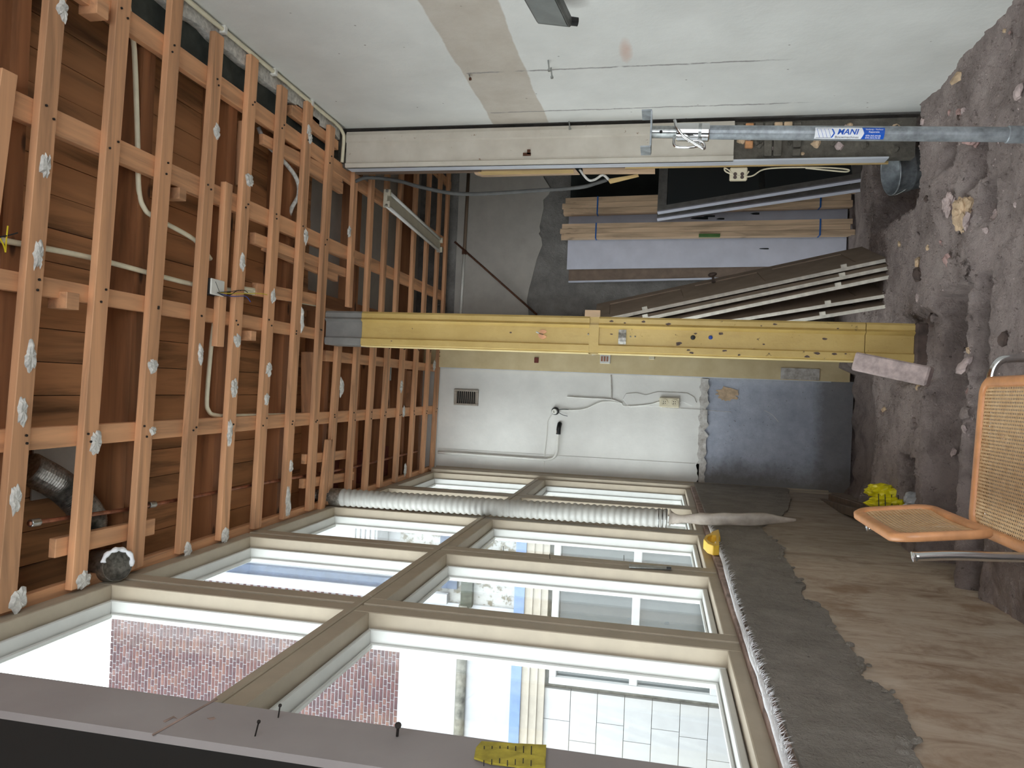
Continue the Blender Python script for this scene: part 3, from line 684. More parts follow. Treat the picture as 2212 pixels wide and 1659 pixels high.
# roof hatch seen through the third upper light
c = at(800, 1160, 'y', YO - .3); rf = empty('roof_hatch', (c.x, c.y, c.z - .2), 'white slatted roof hatch seen through an upper window light', 'roof hatch')
MB().box(c.x - .2, c.x + .2, c.y - .2, c.y + .3, c.z - .2, c.z + .26).build('hatch_box', 'render_white', rf)
for k in range(5): MB().box(c.x - .21, c.x + .21, c.y - .225, c.y - .2, c.z - .16 + k*.085, c.z - .11 + k*.085).build('slat', 'clad_white', rf)

# ============================================================ THE YELLOW POST
X0, X1, YF = .222, .436, 4.35
po = empty('wooden_post', (.33, 4.45, -.02), 'yellow painted moulded wooden post standing in the rubble', 'post')
def post_prof(z): return [(X0, YF + .20, z), (X0, YF + .012, z), (X0 + .010, YF, z), (X0 + .045, YF, z), (X0 + .052, YF + .014, z), (X1 - .068, YF + .014, z), (X1 - .062, YF + .004, z), (X1 - .052, YF - .011, z), (X1 - .042, YF + .004, z), (X1 - .038, YF, z), (X1 - .012, YF, z), (X1, YF + .012, z), (X1, YF + .20, z)]
MB().prism(post_prof(.262), (0, 0, 1.455)).build('shaft', 'yellow_paint', po)
MB().prism(post_prof(1.772), (0, 0, 1.425)).build('shaft', 'yellow_paint', po)
MB().box(X0, X1 - .002, YF + .016, YF + .20, 1.715, 1.775).build('notch', 'yellow_paint', po)
MB().box(X0, X1 - .05, YF + .001, YF + .05, 1.716, 1.773).build('notch_face', 'yellow_paint', po)
MB().prism(post_prof(.012), (0, 0, .246)).build('plinth', 'yellow_paint', po)
MB().prism(post_prof(3.198), (0, 0, .242)).build('unpainted_head', 'grey_paint', po, label='grey unpainted top of the post')
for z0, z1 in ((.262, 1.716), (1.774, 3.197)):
    MB().box(X0 - .004, X0 + .001, YF + .006, YF + .10, z0, z1).build('edge_strip', 'yellow_lit', po)  # paler yellow paints the window light onto the post's left face
random.seed(2)
for k in range(26):
    z = random.choice((random.uniform(.3, 1.3), random.uniform(.3, 3.0))); x = random.choice((random.uniform(X0 + .01, X0 + .045), random.uniform(X1 - .04, X1 - .01), random.uniform(X0+.06, X1-.08)))
    y = YF - .0012 if (x < X0 + .045 or x > X1 - .042) else YF + .0128
    r = random.uniform(.004, .012); n = 9
    MB().prism([(x + r*.7*math.cos(i*6.283/n)*random.uniform(.6, 1.2), y, z + r*1.5*math.sin(i*6.283/n)*random.uniform(.6, 1.2)) for i in range(n)], (0, .0008, 0)).build('paint_chip', 'base_stone', po)
for px, py, r, mt in ((1497, 729, .014, 'black_plastic'), (1535, 729, .012, 'wire_blue'), (1271, 722, .006, 'steel'), (1362, 727, .005, 'steel'), (1372, 727, .005, 'steel')):
    c = at(px, py, 'y', YF + .012); MB().lathe([(.001, 0), (r, .001), (r*.8, .006), (.001, .008)], (c.x, YF + .014, c.z), (0, -1, 0), 12).build('plug', mt, po)
c = at(1172, 722, 'y', YF); MB().prism([(c.x + .028*math.cos(a), YF + .008, c.z + .028*math.sin(a)) for a in [math.radians(d) for d in range(-60, 241, 20)]] + [(c.x, YF + .008, c.z)], (0, .005, 0)).build('leather_disc', 'chair_wood', po)
MB().tube([(c.x, YF + .01, c.z), (c.x + .005, YF - .02, c.z + .02), (c.x + .012, YF - .025, c.z + .035)], .004, 8).build('screw', 'steel', po)
c = at(1344, 727, 'y', YF); m = MB(); n = 8
for i in range(n + 1):
    t_ = i / n; y = YF + .010 - .02 * math.sin(t_ * 3.1) * t_
    m.V += [Vector((c.x + .04 - .085*t_, y, c.z + .022)), Vector((c.x + .04 - .085*t_, y - .002, c.z - .022))]
    if i: q = 2*i; m.F.append((q-2, q-1, q+1, q))
m.build('bent_foil_strip', 'alu_foil', po, smooth=True)
MB().box(X0 - .01, X1 + .004, YF - .012, YF + .22, -.30, .012).build('base_block', 'base_stone', po, bevel=.012, label='dark weathered stone base')

# leaning stone slab at the post's foot
a = at(1842, 800, 'y', 4.28); b = at(2003, 835, 'y', 4.05)
m = MB(); d = (b - a).normalized(); u = Vector((1, .35, .35)).cross(d).normalized(); s_ = d.cross(u).normalized()
def sq(c): return [c - s_*.0 - u*.03, c + s_*.10 - u*.03, c + s_*.10 + u*.035, c - s_*.0 + u*.035]
m.hexa(sq(a), sq(b)); m.build('stone_slab', 'slab_stone', bevel=.008, label='pale stone slab leaning on the foot of the yellow post', cat='stone slab')

# ============================================================ STEEL PROP
pt = at(1405, 285, 'y', 2.95); pb = at(2212, 291, 'y', 2.95); ax = (pt - pb).normalized()
def pz(px): return pt + ax * ((at(px, 287, 'y', 2.95).z - pt.z) / ax.z)
foot = pt - ax * ((pt.z + .02) / ax.z)
pr = empty('steel_prop', foot, 'galvanised telescopic steel prop with a U head and blue sticker', 'steel prop')
MB().lathe([(.0235, 0), (.0235, (pt - pz(1480)).length + .1)], pz(1480) - ax*.1, ax, 28, True).build('inner_tube', 'steel', pr, smooth=False)
L2 = (pz(1525) - pz(2176)).length
MB().lathe([(.0265, 0), (.0265, L2)], pz(2176), ax, 32, True).build('middle_tube', 'zinc', pr)
MB().lathe([(.0305, 0), (.0305, (pz(2176) - foot).length), (.027, (pz(2176) - foot).length + .003)], foot, ax, 32, True).build('outer_tube', 'zinc', pr)
MB().lathe([(.033, 0), (.034, .004), (.034, .12), (.033, .124)], pz(1532), ax, 32, True).build('collar', 'chrome', pr)
MB().lathe([(.0345, 0), (.0345, .012)], pz(1532) + ax*.03, ax, 24, True).build('ring', 'steel', pr)
hc = pz(1462)
MB().tube(smooth_path([hc + Vector((.036, -.03, .01)), hc + Vector((0, -.05, .0)), hc + Vector((-.036, -.045, -.03)), hc + Vector((-.07, -.035, -.09)), hc + Vector((-.075, -.03, -.105)), hc + Vector((-.05, -.03, -.095)), hc + Vector((-.045, -.03, -.04))], 5), .006, 8).build('locking_pin', 'chrome', pr, smooth=True)
hc = pz(1490)
MB().tube(smooth_path([hc + Vector((-.03, -.02, .06)), hc + Vector((-.065, -.03, .05)), hc + Vector((-.065, -.03, -.03)), hc + Vector((-.03, -.02, -.04))], 5), .005, 8).build('handle', 'chrome', pr, smooth=True)
MB().box(pt.x - .07, pt.x + .065, 2.90, 3.0, pt.z - .006, pt.z).build('head_plate', 'zinc', pr)
MB().box(pt.x - .076, pt.x - .070, 2.90, 3.0, pt.z - .004, pt.z + .035).build('head_flange', 'zinc', pr)
MB().box(pt.x + .065, pt.x + .071, 2.90, 3.0, pt.z - .004, pt.z + .035).build('head_flange', 'zinc', pr)
MB().box(foot.x - .06, foot.x + .06, foot.y - .06, foot.y + .06, foot.z - .003, foot.z + .004).build('foot_plate', 'zinc', pr)
c = pz(1428); MB().lathe([(.001, 0), (.006, 0), (.006, .003), (.001, .003)], c + Vector((-.008, -.0245, 0)), (0, -1, 0), 12).build('pin_hole', 'dark_hole', pr)
# sticker bent round the tube; reads downwards along the tube
sa = pz(1758); sb = pz(1907); SL = (sa - sb).length
td = -ax; tu = Vector((1, -.34, 0)); tu = (tu - td * tu.dot(td)).normalized(); tn = -(td.cross(tu)).normalized()
if tn.y > 0: tn = -tn
RS = .0265
def wrap(tx, ty, lift):   # tx along the text, ty across (up), lift off the tube
    a_ = ty / RS; r = RS + lift
    return sa + td * tx + (tn * math.cos(a_) + tu * math.sin(a_)) * r
def patch(x0f, x1f, y0, y1, lift, name, mat, n=10):
    V = []; Fs = []
    for i in range(n + 1):
        y = y0 + (y1 - y0) * i / n; V += [wrap(x0f(y), y, lift), wrap(x1f(y), y, lift)]
        if i: q = 2*i; Fs.append((q-2, q-1, q+1, q))
    m = MB(); m.add(V, Fs); return m.build(name, mat, pr, smooth=True)
HH = .022
patch(lambda y: .0, lambda y: SL*.71, -HH, HH, .0004, 'sticker', 'sticker_white')
patch(lambda y: SL*(.675 + .035*(1 - abs(y)/HH)) , lambda y: SL, -HH, HH, .0007, 'sticker_end', 'sticker_blue')
def chev(x, w, y0, y1, mat, k=.02): patch(lambda y: x + k*(1 - abs(2*(y-y0)/(y1-y0) - 1)), lambda y: x + w + k*(1 - abs(2*(y-y0)/(y1-y0) - 1)), y0, y1, .0009, 'chevron_mark', mat, 12)
chev(SL*.235, SL*.022, -HH*.75, HH*.75, 'sticker_blue', SL*.035)
for q in (.02, .075, .13, .185): patch(lambda y, q=q: SL*q + SL*.055*(.5 - y/(HH*1.5)), lambda y, q=q: SL*q + .0012 + SL*.055*(.5 - y/(HH*1.5)), -HH*.75, HH*.75, .0009, 'line_mark', 'sticker_blue', 4)
for yy in (-.75, .75): patch(lambda y: SL*.02, lambda y: SL*.235, HH*yy - .0006, HH*yy + .0006, .0009, 'line_mark', 'print_dark', 1)
def text(s, x0, width, y0, height, mat, shear=0, bold=.0):
    cu = bpy.data.curves.new('txt', 'FONT'); cu.body = s; cu.size = 1; cu.shear = shear; cu.offset = bold; cu.resolution_u = 2
    o = bpy.data.objects.new('txt', cu); COL.objects.link(o); dg = bpy.context.evaluated_depsgraph_get()
    me = bpy.data.meshes.new_from_object(o.evaluated_get(dg)); bpy.data.objects.remove(o); bpy.data.curves.remove(cu)
    xs = [v.co.x for v in me.vertices]; ys = [v.co.y for v in me.vertices]; ax0, ax1, ay0, ay1 = min(xs), max(xs), min(ys), max(ys)
    bm = bmesh.new(); bm.from_mesh(me)
    for k in range(1, 10): bmesh.ops.bisect_plane(bm, geom=bm.verts[:] + bm.edges[:] + bm.faces[:], plane_co=(0, ay0 + (ay1-ay0)*k/10, 0), plane_no=(0, 1, 0))
    bmesh.ops.triangulate(bm, faces=bm.faces[:]); bm.to_mesh(me); bm.free()
    V = [wrap(x0 + (v.co.x - ax0)/(ax1 - ax0)*width, y0 + (v.co.y - ay0)/(ay1 - ay0)*height, .0012) for v in me.vertices]
    Fs = [tuple(p.vertices) for p in me.polygons]; bpy.data.meshes.remove(me)
    MB().add(V, Fs).build('lettering', mat, pr)
text('MANI', SL*.325, SL*.31, -.004, .020, 'sticker_blue', .25, .02)
text('Bouwmachines', SL*.30, SL*.34, -.0175, .0085, 'print_dark', 0, 0)
text('Verkoop - Verhuur', SL*.725, SL*.255, .010, .0075, 'sticker_white', 0, .012)
text('Reparatie', SL*.775, SL*.15, .001, .0075, 'sticker_white', 0, .012)
text('070-365.64.66', SL*.735, SL*.215, -.0105, .006, 'sticker_white', 0, .015)
text('070-364.34.45', SL*.735, SL*.215, -.0185, .006, 'sticker_white', 0, .015)

# ============================================================ CORRUGATED HOSE by the windows
ht = at(735, 1074, 'y', 4.55); hb = at(1445, 1120, 'y', 4.55)
hs = empty('ventilation_hose', hb, 'grey white corrugated ventilation hose hanging before the windows', 'hose')
d = (hb - ht); L = d.length; d.normalize(); prof = []
n = 54
for i in range(n):
    for q, r in ((0, .0495), (.2, .0535), (.4, .0572), (.6, .0575), (.8, .0535)): prof.append((r, L * (i + q) / n))
MB().lathe(prof, ht, d, 28).build('corrugated_pipe', 'hose_plastic', hs, smooth=True)
prof = [(.054, -.16)] + [(r, -.155 + .012*i) for i in range(8) for r in ((.054,) if i % 2 else (.058,))] + [(.056, -.05), (.057, .0), (.055, .02)]
MB().lathe(prof, ht, d, 28).build('metal_spigot', 'alu_foil', hs, smooth=False)
for k in range(3): MB().lathe([(.058, 0), (.0605, .003), (.058, .006)], hb - d*(.02 + .022*k), d, 24).build('wire_turn', 'steel', hs)
m = MB(); n = 26; sg = 12
path = smooth_path([hb, hb + Vector((.0, 0, -.05)), hb + Vector((.01, .01, -.16)), hb + Vector((.02, .0, -.32)), hb + Vector((.035, .0, -.55)), hb + Vector((.045, .0, -.72))], 5); n = len(path)
V = []; Fs = []
for i, p in enumerate(path):
    t_ = i/(n-1); w = .05 if i < 2 else (.042 - .020*min(1, t_*4) + .016*math.sin(min(1, max(0, (t_-.25)/.75))*3.14)) * (1 if t_ < .8 else 1 - (t_-.8)*3.5); 
    for k in range(sg):
        a_ = 2*math.pi*k/sg; rr = w*(1 + .5*noise.noise(Vector((math.cos(a_ + i*.12)*2.2, math.sin(a_ + i*.12)*2.2, i*.22)))) ; V.append(p + Vector((rr*math.cos(a_), rr*.45*math.sin(a_), 0)))
for i in range(n-1):
    for k in range(sg): Fs.append((i*sg+k, i*sg+(k+1)%sg, (i+1)*sg+(k+1)%sg, (i+1)*sg+k))
Fs.append(tuple(range((n-1)*sg, n*sg)))
m.add(V, Fs).build('plastic_sleeve', 'film', hs, smooth=True, label='twisted clear plastic sleeve')

# flexible metal duct between the joists + duct stub at the window head
c = at(254, 1221, 'z', 3.41); tdir = Vector((.17, -.33, -1)).normalized()
st = empty('duct_stub', c, 'open round metal duct stub with white sealant above the first window', 'duct')
MB().lathe([(.062, -.15), (.062, 0), (.0595, 0), (.0595, -.055), (.001, -.055)], c, tdir, 36).build('pipe', 'alu_foil', st, smooth=False)
u = tdir.orthogonal().normalized(); b_ = tdir.cross(u); a00 = next(k for k in range(36) if (u*math.cos(k*.1745) + b_*math.sin(k*.1745)).x > .85)*.1745
MB().tube([c + (u*math.cos(a_) + b_*math.sin(a_))*.062 + tdir*(.004*math.sin(a_*5)) for a_ in [a00 - 1.4 + i*.16 for i in range(20)]], [.005 + .006*abs(math.sin(i*.9)) for i in range(20)], 8).build('sealant_ring', 'foam_white', st, smooth=True)
P = smooth_path([at(60, 1010, 'z', 3.62), at(125, 1045, 'z', 3.60), at(165, 1080, 'z', 3.57), at(195, 1120, 'z', 3.56), at(190, 1160, 'z', 3.57)], 14)
P2 = []
for i in range(len(P)-1):
    for q in range(2): P2.append(P[i].lerp(P[i+1], q/2))
MB().tube(P2, [.055 + (.005 if i % 2 else 0) for i in range(len(P2))], 20).build('flexible_duct', 'alu_foil', label='grey flexible metal duct bending between the joists', cat='duct')
# grey panel behind it
a = at(70, 985, 'z', 3.65); MB().box(-.50, -.30, a.y, a.y + .24, 3.645, 3.652).build('patch_panel', 'faded_paint', ce)
# copper pipe
P = [at(62, 1131, 'z', 3.494), at(80, 1128, 'z', 3.494), at(280, 1100, 'z', 3.494), at(560, 1045, 'z', 3.494), at(760, 1010, 'z', 3.494), at(900, 975, 'z', 3.494)]
cp = empty('copper_pipe', P[0], 'thin copper pipe running under the joists along the windows', 'pipe')
MB().tube(P, .0085, 10).build('pipe_run', 'copper', cp, smooth=True)
for q in ((75, 1129), (328, 1090)):
    c = at(*q, 'z', 3.494); MB().lathe([(.012, -.02), (.014, -.018), (.014, .018), (.012, .02)], c, (P[2] - P[1]), 14, True).build('pipe_clip', 'steel', cp)
# ============================================================ ELECTRIC CONDUITS
def conduit(name, px, z, label, r=.0105, mat='conduit', k=6):
    P = smooth_path([at(a_, b_, 'z', zz_) for a_, b_, zz_ in [(q + (z,))[:3] for q in px]], k)
    return MB().tube(P, r, 12).build(name, mat, smooth=True, label=label, cat='conduit')
conduit('electrical_conduit', [(0, 518), (20, 522), (210, 560), (420, 615), (540, 632), (690, 660)], 3.494, 'straight cream conduit running across the joists above the junction box')
conduit('electrical_conduit', [(275, 0, 3.511), (290, 110, 3.511), (297, 300, 3.511), (300, 410, 3.508), (312, 450, 3.497), (335, 470, 3.494), (420, 518, 3.494), (455, 560, 3.49)], 3.56, 'cream conduit curving down from the upper right to the junction box')
conduit('electrical_conduit', [(468, 650), (462, 700), (455, 760), (447, 860), (450, 886), (466, 897), (520, 898), (700, 894), (860, 889)], 3.494, 'cream conduit with a square bend leaving the junction box')
conduit('electrical_conduit', [(520, 622), (560, 628), (545, 629)], 3.494, 'short cream conduit stub beside the junction box', k=3)
a = at(455, 600, 'z', 3.44); b = at(478, 640, 'z', 3.44)
jb = empty('junction_box', (a.x, (a.y+b.y)/2, 3.445), 'square white ceiling junction box with loose wires', 'junction box')
MB().box(b.x, a.x, a.y, b.y + .02, 3.445, 3.50).build('box_body', 'black_rubber', jb, bevel=.004)
MB().box(b.x, a.x, a.y + .005, b.y + .022, 3.438, 3.447).build('cover', 'white_plastic', jb, bevel=.003)
cc = Vector(((a.x+b.x)/2, (a.y+b.y)/2 + .01, 3.4375)); MB().bar(cc + Vector((-.025, .02, 0)), cc + Vector((.025, -.02, 0)), .002, .001).build('slot', 'print_dark', jb)
for mt, pts in (('wire_black', ((470, 632), (495, 630), (525, 627), (535, 632))), ('wire_yellow', ((470, 632), (500, 634), (560, 634), (577, 637))), ('wire_blue', ((470, 632), (500, 640), (530, 640), (541, 652))), ('wire_black', ((470, 632), (490, 640), (512, 628), (520, 628)))):
    MB().tube(smooth_path([at(x_, y_, 'z', 3.432) for x_, y_ in pts], 5), .0022, 6).build('wire', mt, jb)
# loose wires at the near lath
lw = empty('loose_wires', at(12, 520, 'z', 3.43), 'loose black and yellow wire ends hanging off the nearest lath', 'wires')
for mt, pts in (('wire_yellow', ((17, 488), (14, 515), (12, 545))), ('wire_black', ((0, 512), (20, 508), (38, 503))), ('wire_yellow', ((0, 515), (8, 530), (12, 545)))):
    MB().tube(smooth_path([at(x_, y_, 'z', 3.43) for x_, y_ in pts], 4), .0025, 6).build('wire', mt, lw)
# grey white cloth-covered cable hanging between the joists
P = smooth_path([at(558, 275, 'z', 3.56), at(575, 310, 'z', 3.53), at(610, 345, 'z', 3.50), at(640, 385, 'z', 3.48), at(645, 420, 'z', 3.48), at(630, 450, 'z', 3.50), at(620, 485, 'z', 3.55)], 6)
MB().tube(P, .012, 10).build('old_cable', 'plaster_white', smooth=True, label='old white plaster-covered cable looping between the joists', cat='cable')
# conduit along the top of the right wall, turning down at the corner
P = [Vector((1.640, y, 3.452)) for y in (.3, 1.5, 3.0, 4.40)] + [Vector((1.635, 4.47, 3.452)), Vector((1.61, 4.52, 3.450)), Vector((1.575, 4.528, 3.45)), Vector((1.50, 4.528, 3.452)), Vector((1.43, 4.528, 3.455))]
wc = empty('wall_conduit', P[0], 'cream conduit along the top edge of the white wall', 'conduit')
MB().tube(P[:4] + smooth_path(P[3:], 4)[1:], .011, 12).build('conduit_run', 'conduit', wc, smooth=True)
for y in (1.6, 2.4, 3.15, 3.62, 4.05): MB().box(1.622, 1.658, y, y + .022, 3.437, 3.466).build('clip', 'white_plastic', wc)
# bunch of old cables at the corner
bn = empty('cable_bunch', (1.40, 4.72, 3.40), 'tangle of old cables at the ceiling corner above the jamb', 'cables')
random.seed(4)
for k in range(7):
    P = [at(735 + random.uniform(-4, 4), 355, 'y', 4.66), at(745 + random.uniform(-6, 10), 366 + random.uniform(-3, 3), 'y', 4.70), at(765 + random.uniform(-5, 10), 372 + random.uniform(-4, 3), 'y', 4.73), at(785 + random.uniform(-8, 8), 366 + random.uniform(-3, 2), 'y', 4.75)]
    MB().tube(smooth_path(P, 5), .005, 6).build('cable', random.choice(('conduit', 'grey_pvc', 'plaster_white')), bn, smooth=True)

# ============================================================ ON THE RIGHT WALL
c = at(1150, 0, 'x', 1.60); d = at(1206, 30, 'x', 1.60)
fd = empty('flood_light', (1.62, c.y, c.z), 'grey rectangular flood light on the white wall at the frame edge', 'flood light')
y1_ = d.y + .0; y0_ = y1_ - .26; zc_ = (c.z + d.z) / 2
q0 = [(1.56, y0_, zc_ + .075), (1.54, y0_, zc_ - .075), (1.54, y1_ + .01, zc_ - .105), (1.56, y1_, zc_ + .045)]
m = MB(); m.hexa(q0, [(x_ + .05, y_, z_) for x_, y_, z_ in q0]); m.build('lamp_body', 'flood_body', fd, bevel=.008)
ctr = sum((Vector(q) for q in q0), Vector()) / 4
q1 = [ctr + (Vector(q) - ctr) * .82 + Vector((-.004, 0, 0)) for q in q0]
m = MB(); m.hexa(q1, [q + Vector((.006, 0, 0)) for q in q1]); m.build('lamp_glass', 'flood_glass', fd)
MB().box(1.60, 1.655, y1_ - .06, y1_ - .02, zc_ - .02, zc_ + .02).build('bracket', 'black_plastic', fd)
MB().lathe([(.018, 0), (.018, .05)], (1.575, y1_ + .01, zc_ - .08), (0, .4, -1), 16, True).build('knob', 'black_plastic', fd)
for px, py, L in ((1184, 130, .05), (1190, 146, .05), (1229, 262, .045), (1013, 161, .02)):
    c = at(px, py, 'x', XR); s = empty('wall_screw', c, None, 'screw', 'screws left in the white wall')
    s['label'] = {1184: 'upper screw of the close pair in the white wall', 1190: 'lower screw of the close pair on the wall crack', 1229: 'screw in the white wall next to the cream casing', 1013: 'small rusty screw stub at the beige band edge'}[px]
    MB().tube([c, c + Vector((-L, .0, -.008))], .0035, 8).build('shank', 'steel', s)
    MB().lathe([(.007, 0), (.008, .01), (.007, .012)], c + Vector((-L*.9, 0, -.007)), (-1, 0, -.15), 10, True).build('nut', 'steel' if L > .03 else 'rust_steel', s)

# ============================================================ ON THE PIER: tape, nails
tp = empty('yellow_tape', at(1100, 1632, 'x', -.695), 'crumpled yellow tape label stuck on the white window pier', 'tape')
pts = [at(*q, 'x', -.698) for q in ((1024, 1640), (1028, 1618), (1040, 1604), (1100, 1608), (1180, 1612), (1178, 1659), (1120, 1659), (1060, 1652))]
MB().prism(pts, (.003, 0, 0)).build('tape_sheet', 'tape_yellow', tp)
pts = [at(*q, 'x', -.694) for q in ((1026, 1640), (1045, 1622), (1090, 1620), (1140, 1632), (1176, 1640), (1176, 1655), (1120, 1659), (1060, 1650))]
MB().prism(pts, (.003, 0, 0)).build('tape_fold', 'tape_yellow', tp)
for k in range(7):
    P = [at(1045 + k*17, 1612, 'x', -.6945), at(1047 + k*17, 1612, 'x', -.6945), at(1046 + k*17, 1655 - 3*k % 9, 'x', -.6905), at(1044 + k*17, 1655 - 3*k % 9, 'x', -.6905)]
    MB().prism(P, (.0006, 0, 0)).build('print_line', 'print_dark', tp)
for P in (((330, 1590), (470, 1511), (468, 1508), (328, 1587)), ((352, 1558), (375, 1547), (383, 1553), (374, 1551), (356, 1561)), ((447, 1552), (462, 1549), (466, 1553), (455, 1556))):
    MB().prism([at(*q, 'x', -.6995) for q in P], (.0008, 0, 0)).build('paint_crack', 'sill_wood', bpy.data.objects['wall_pier'])
for (hx, hy), (bx_, by_), r, lab in (((605, 1524), (601, 1550), .0016, 'thin dark nail nearest the transom on the white pier'), ((559, 1559), (551, 1590), .0016, 'thin dark nail lower on the white pier near its edge'), ((860, 1567), (858, 1590), .003, 'thick screw sticking out of the white window pier')):
    b_ = at(bx_, by_, 'x', -.70); h = at(hx, hy, 'x', -.665)
    s = empty('nail', b_, lab, 'nail'); MB().tube([b_, h], r, 8).build('shank', 'nail', s); MB().lathe([(r*2.2, -.0015), (r*2.2, .0015)], h, (h - b_), 10, True).build('head', 'nail', s)

# ============================================================ BACK WALL FITTINGS
a = at(982, 840, 'y', YB); b = at(1033, 877, 'y', YB)
vg = empty('vent_grille', ((a.x+b.x)/2, YB, b.z), 'beige metal vent grille high on the white back wall', 'vent grille')
vx0, vx1, vz0, vz1 = b.x, a.x, b.z, a.z
MB().box(vx0, vx1, YB - .004, YB, vz0, vz1).build('backing', 'dark_hole', vg)
for (x0, x1, z0, z1) in ((vx0, vx0 + .02, vz0, vz1), (vx1 - .02, vx1, vz0, vz1), (vx0 + .02, vx1 - .02, vz0, vz0 + .025), (vx0 + .02, vx1 - .02, vz1 - .025, vz1)): MB().box(x0, x1, YB - .014, YB - .003, z0, z1).build('grille_frame', 'vent_metal', vg, bevel=.004)
for k in range(10):
    z = vz0 + .03 + (vz1 - vz0 - .06) * k / 9
    MB().hexa([(vx0 + .018, YB - .012, z - .004), (vx1 - .018, YB - .012, z - .004), (vx1 - .018, YB - .004, z + .005), (vx0 + .018, YB - .004, z + .005)], [(vx0 + .018, YB - .0105, z - .003), (vx1 - .018, YB - .0105, z - .003), (vx1 - .018, YB - .0025, z + .006), (vx0 + .018, YB - .0025, z + .006)]).build('louvre', 'vent_metal', vg)
def socket(name, x0, x1, z0, z1, y, label, n=2, mat='cream_plastic', vert=True):
    s = empty(name, ((x0+x1)/2, y, z0), label, 'socket')
    MB().box(x0, x1, y - .035, y, z0, z1).build('housing', mat, s, bevel=.006)
    for k in range(n):
        zc_ = z0 + (z1 - z0) * (k + .5) / n; xc = (x0 + x1)/2; r = min((x1-x0), (z1-z0)/n) * .34
        f_ = MB().lathe([(.001, .0), (r*.95, 0), (r, .003), (r*.9, .004), (r*.9, .0015), (.001, .0015)], (xc, y - .036, zc_), (0, -1, 0), 24).build('outlet', mat, s)
        for dx in (-.3, .3):
            for dz in (-.3, .3): MB().lathe([(.001, 0), (r*.13, 0), (r*.13, .002), (.001, .002)], (xc + dx*r, y - .038, zc_ + dz*r), (0, -1, 0), 8).build('pin_hole', 'dark_hole', f_)
    return s
a = at(1425, 858, 'y', YB); b = at(1467, 881, 'y', YB)
socket('wall_socket', b.x, a.x, b.z, a.z, YB, 'cream double wall socket on the white back wall')
def wire_path(name, pts, y, r, mat, label, cat='cable', k=5):
    return MB().tube(smooth_path([at(a_, b_, 'y', y) for a_, b_ in pts], k), r, 8).build(name, mat, smooth=True, label=label, cat=cat)
wire_path('wall_cable', ((1212, 886), (1260, 884), (1300, 868), (1340, 870), (1350, 877), (1400, 874), (1424, 867)), YB - .012, .005, 'white_plastic', 'white cable from the lamp hole to the double wall socket')
wire_path('wall_cable', ((1225, 857), (1270, 860), (1320, 863), (1345, 872)), YB - .01, .006, 'white_plastic', 'short white cable bulging from the plaster above the socket')
wire_path('wall_cable', ((1320, 810), (1321, 835), (1321, 862)), YB - .008, .006, 'raw_plaster', 'chased cable line between the pilaster and the socket cable')
wire_path('wall_cable', ((1430, 880), (1500, 884), (1540, 887), (1580, 890)), YB - .006, .002, 'raw_plaster', 'thin string running from the socket down over the grey wall')
wire_path('wall_cable', ((1650, 886), (1668, 896), (1682, 912)), YB - .004, .0018, 'white_plastic', 'thin white string end on the blue grey lower wall')
wire_path('wall_cable', ((1196, 893), (1183, 910), (1181, 940), (1176, 985), (1174, 1020)), YB - .008, .003, 'white_plastic', 'thin white cable dropping from the lamp holder to the window casing')
pts = [at(*q, 'y', YB) for q in ((1345, 862), (1352, 850), (1375, 848), (1395, 853), (1420, 846), (1450, 847), (1485, 849), (1500, 858), (1505, 870), (1495, 877), (1475, 868), (1440, 880), (1400, 878), (1360, 880))]
MB().prism(pts, (0, -.007, 0)).build('filled_patch', 'wall_back', wb, bevel=.003)
c = at(1200, 888, 'y', YB); lh = empty('lamp_holder', c, 'bare white lamp holder in a black rose on the back wall', 'lamp holder')
MB().lathe([(.001, 0), (.036, 0), (.036, .018), (.03, .022), (.001, .022)], c, (0, -1, 0), 20).build('rose', 'black_plastic', lh)
MB().lathe([(.024, .02), (.026, .03), (.024, .045), (.012, .046), (.012, .03), (.001, .03)], c, (-.1, -1, .15), 20).build('holder', 'white_plastic', lh)
for k, q in enumerate((((1205, 890), (1215, 896), (1226, 899)), ((1205, 886), (1216, 884), (1228, 885)))): MB().tube(smooth_path([at(a_, b_, 'y', YB - .02) for a_, b_ in q], 4), .003, 6).build('wire', 'wire_black', lh)
wp = empty('water_pipe', at(1190, 993, 'y', YB), 'white painted water pipe on the back wall ending in a black elbow', 'pipe')
P = smooth_path([at(*q, 'y', YB - .03) for q in ((946, 977), (1050, 984), (1150, 991))], 3) + smooth_path([at(*q, 'y', YB - .03) for q in ((1180, 993), (1195, 989), (1203, 975), (1205, 950), (1206, 936))], 5)
MB().tube(P, .0125, 12).build('pipe_run', 'white_plastic', wp, smooth=True)
MB().tube(smooth_path([at(1206, 938, 'y', YB - .03), at(1207, 925, 'y', YB - .03), at(1209, 916, 'y', YB - .01), at(1209, 916, 'y', YB)], 4), .021, 14).build('elbow', 'black_plastic', wp, smooth=True)
c = at(1206, 934, 'y', YB - .03); MB().lathe([(.018, -.02), (.021, -.018), (.021, .005), (.018, .008)], c, (-1, 0, 0), 16, True).build('coupling', 'chrome', wp)
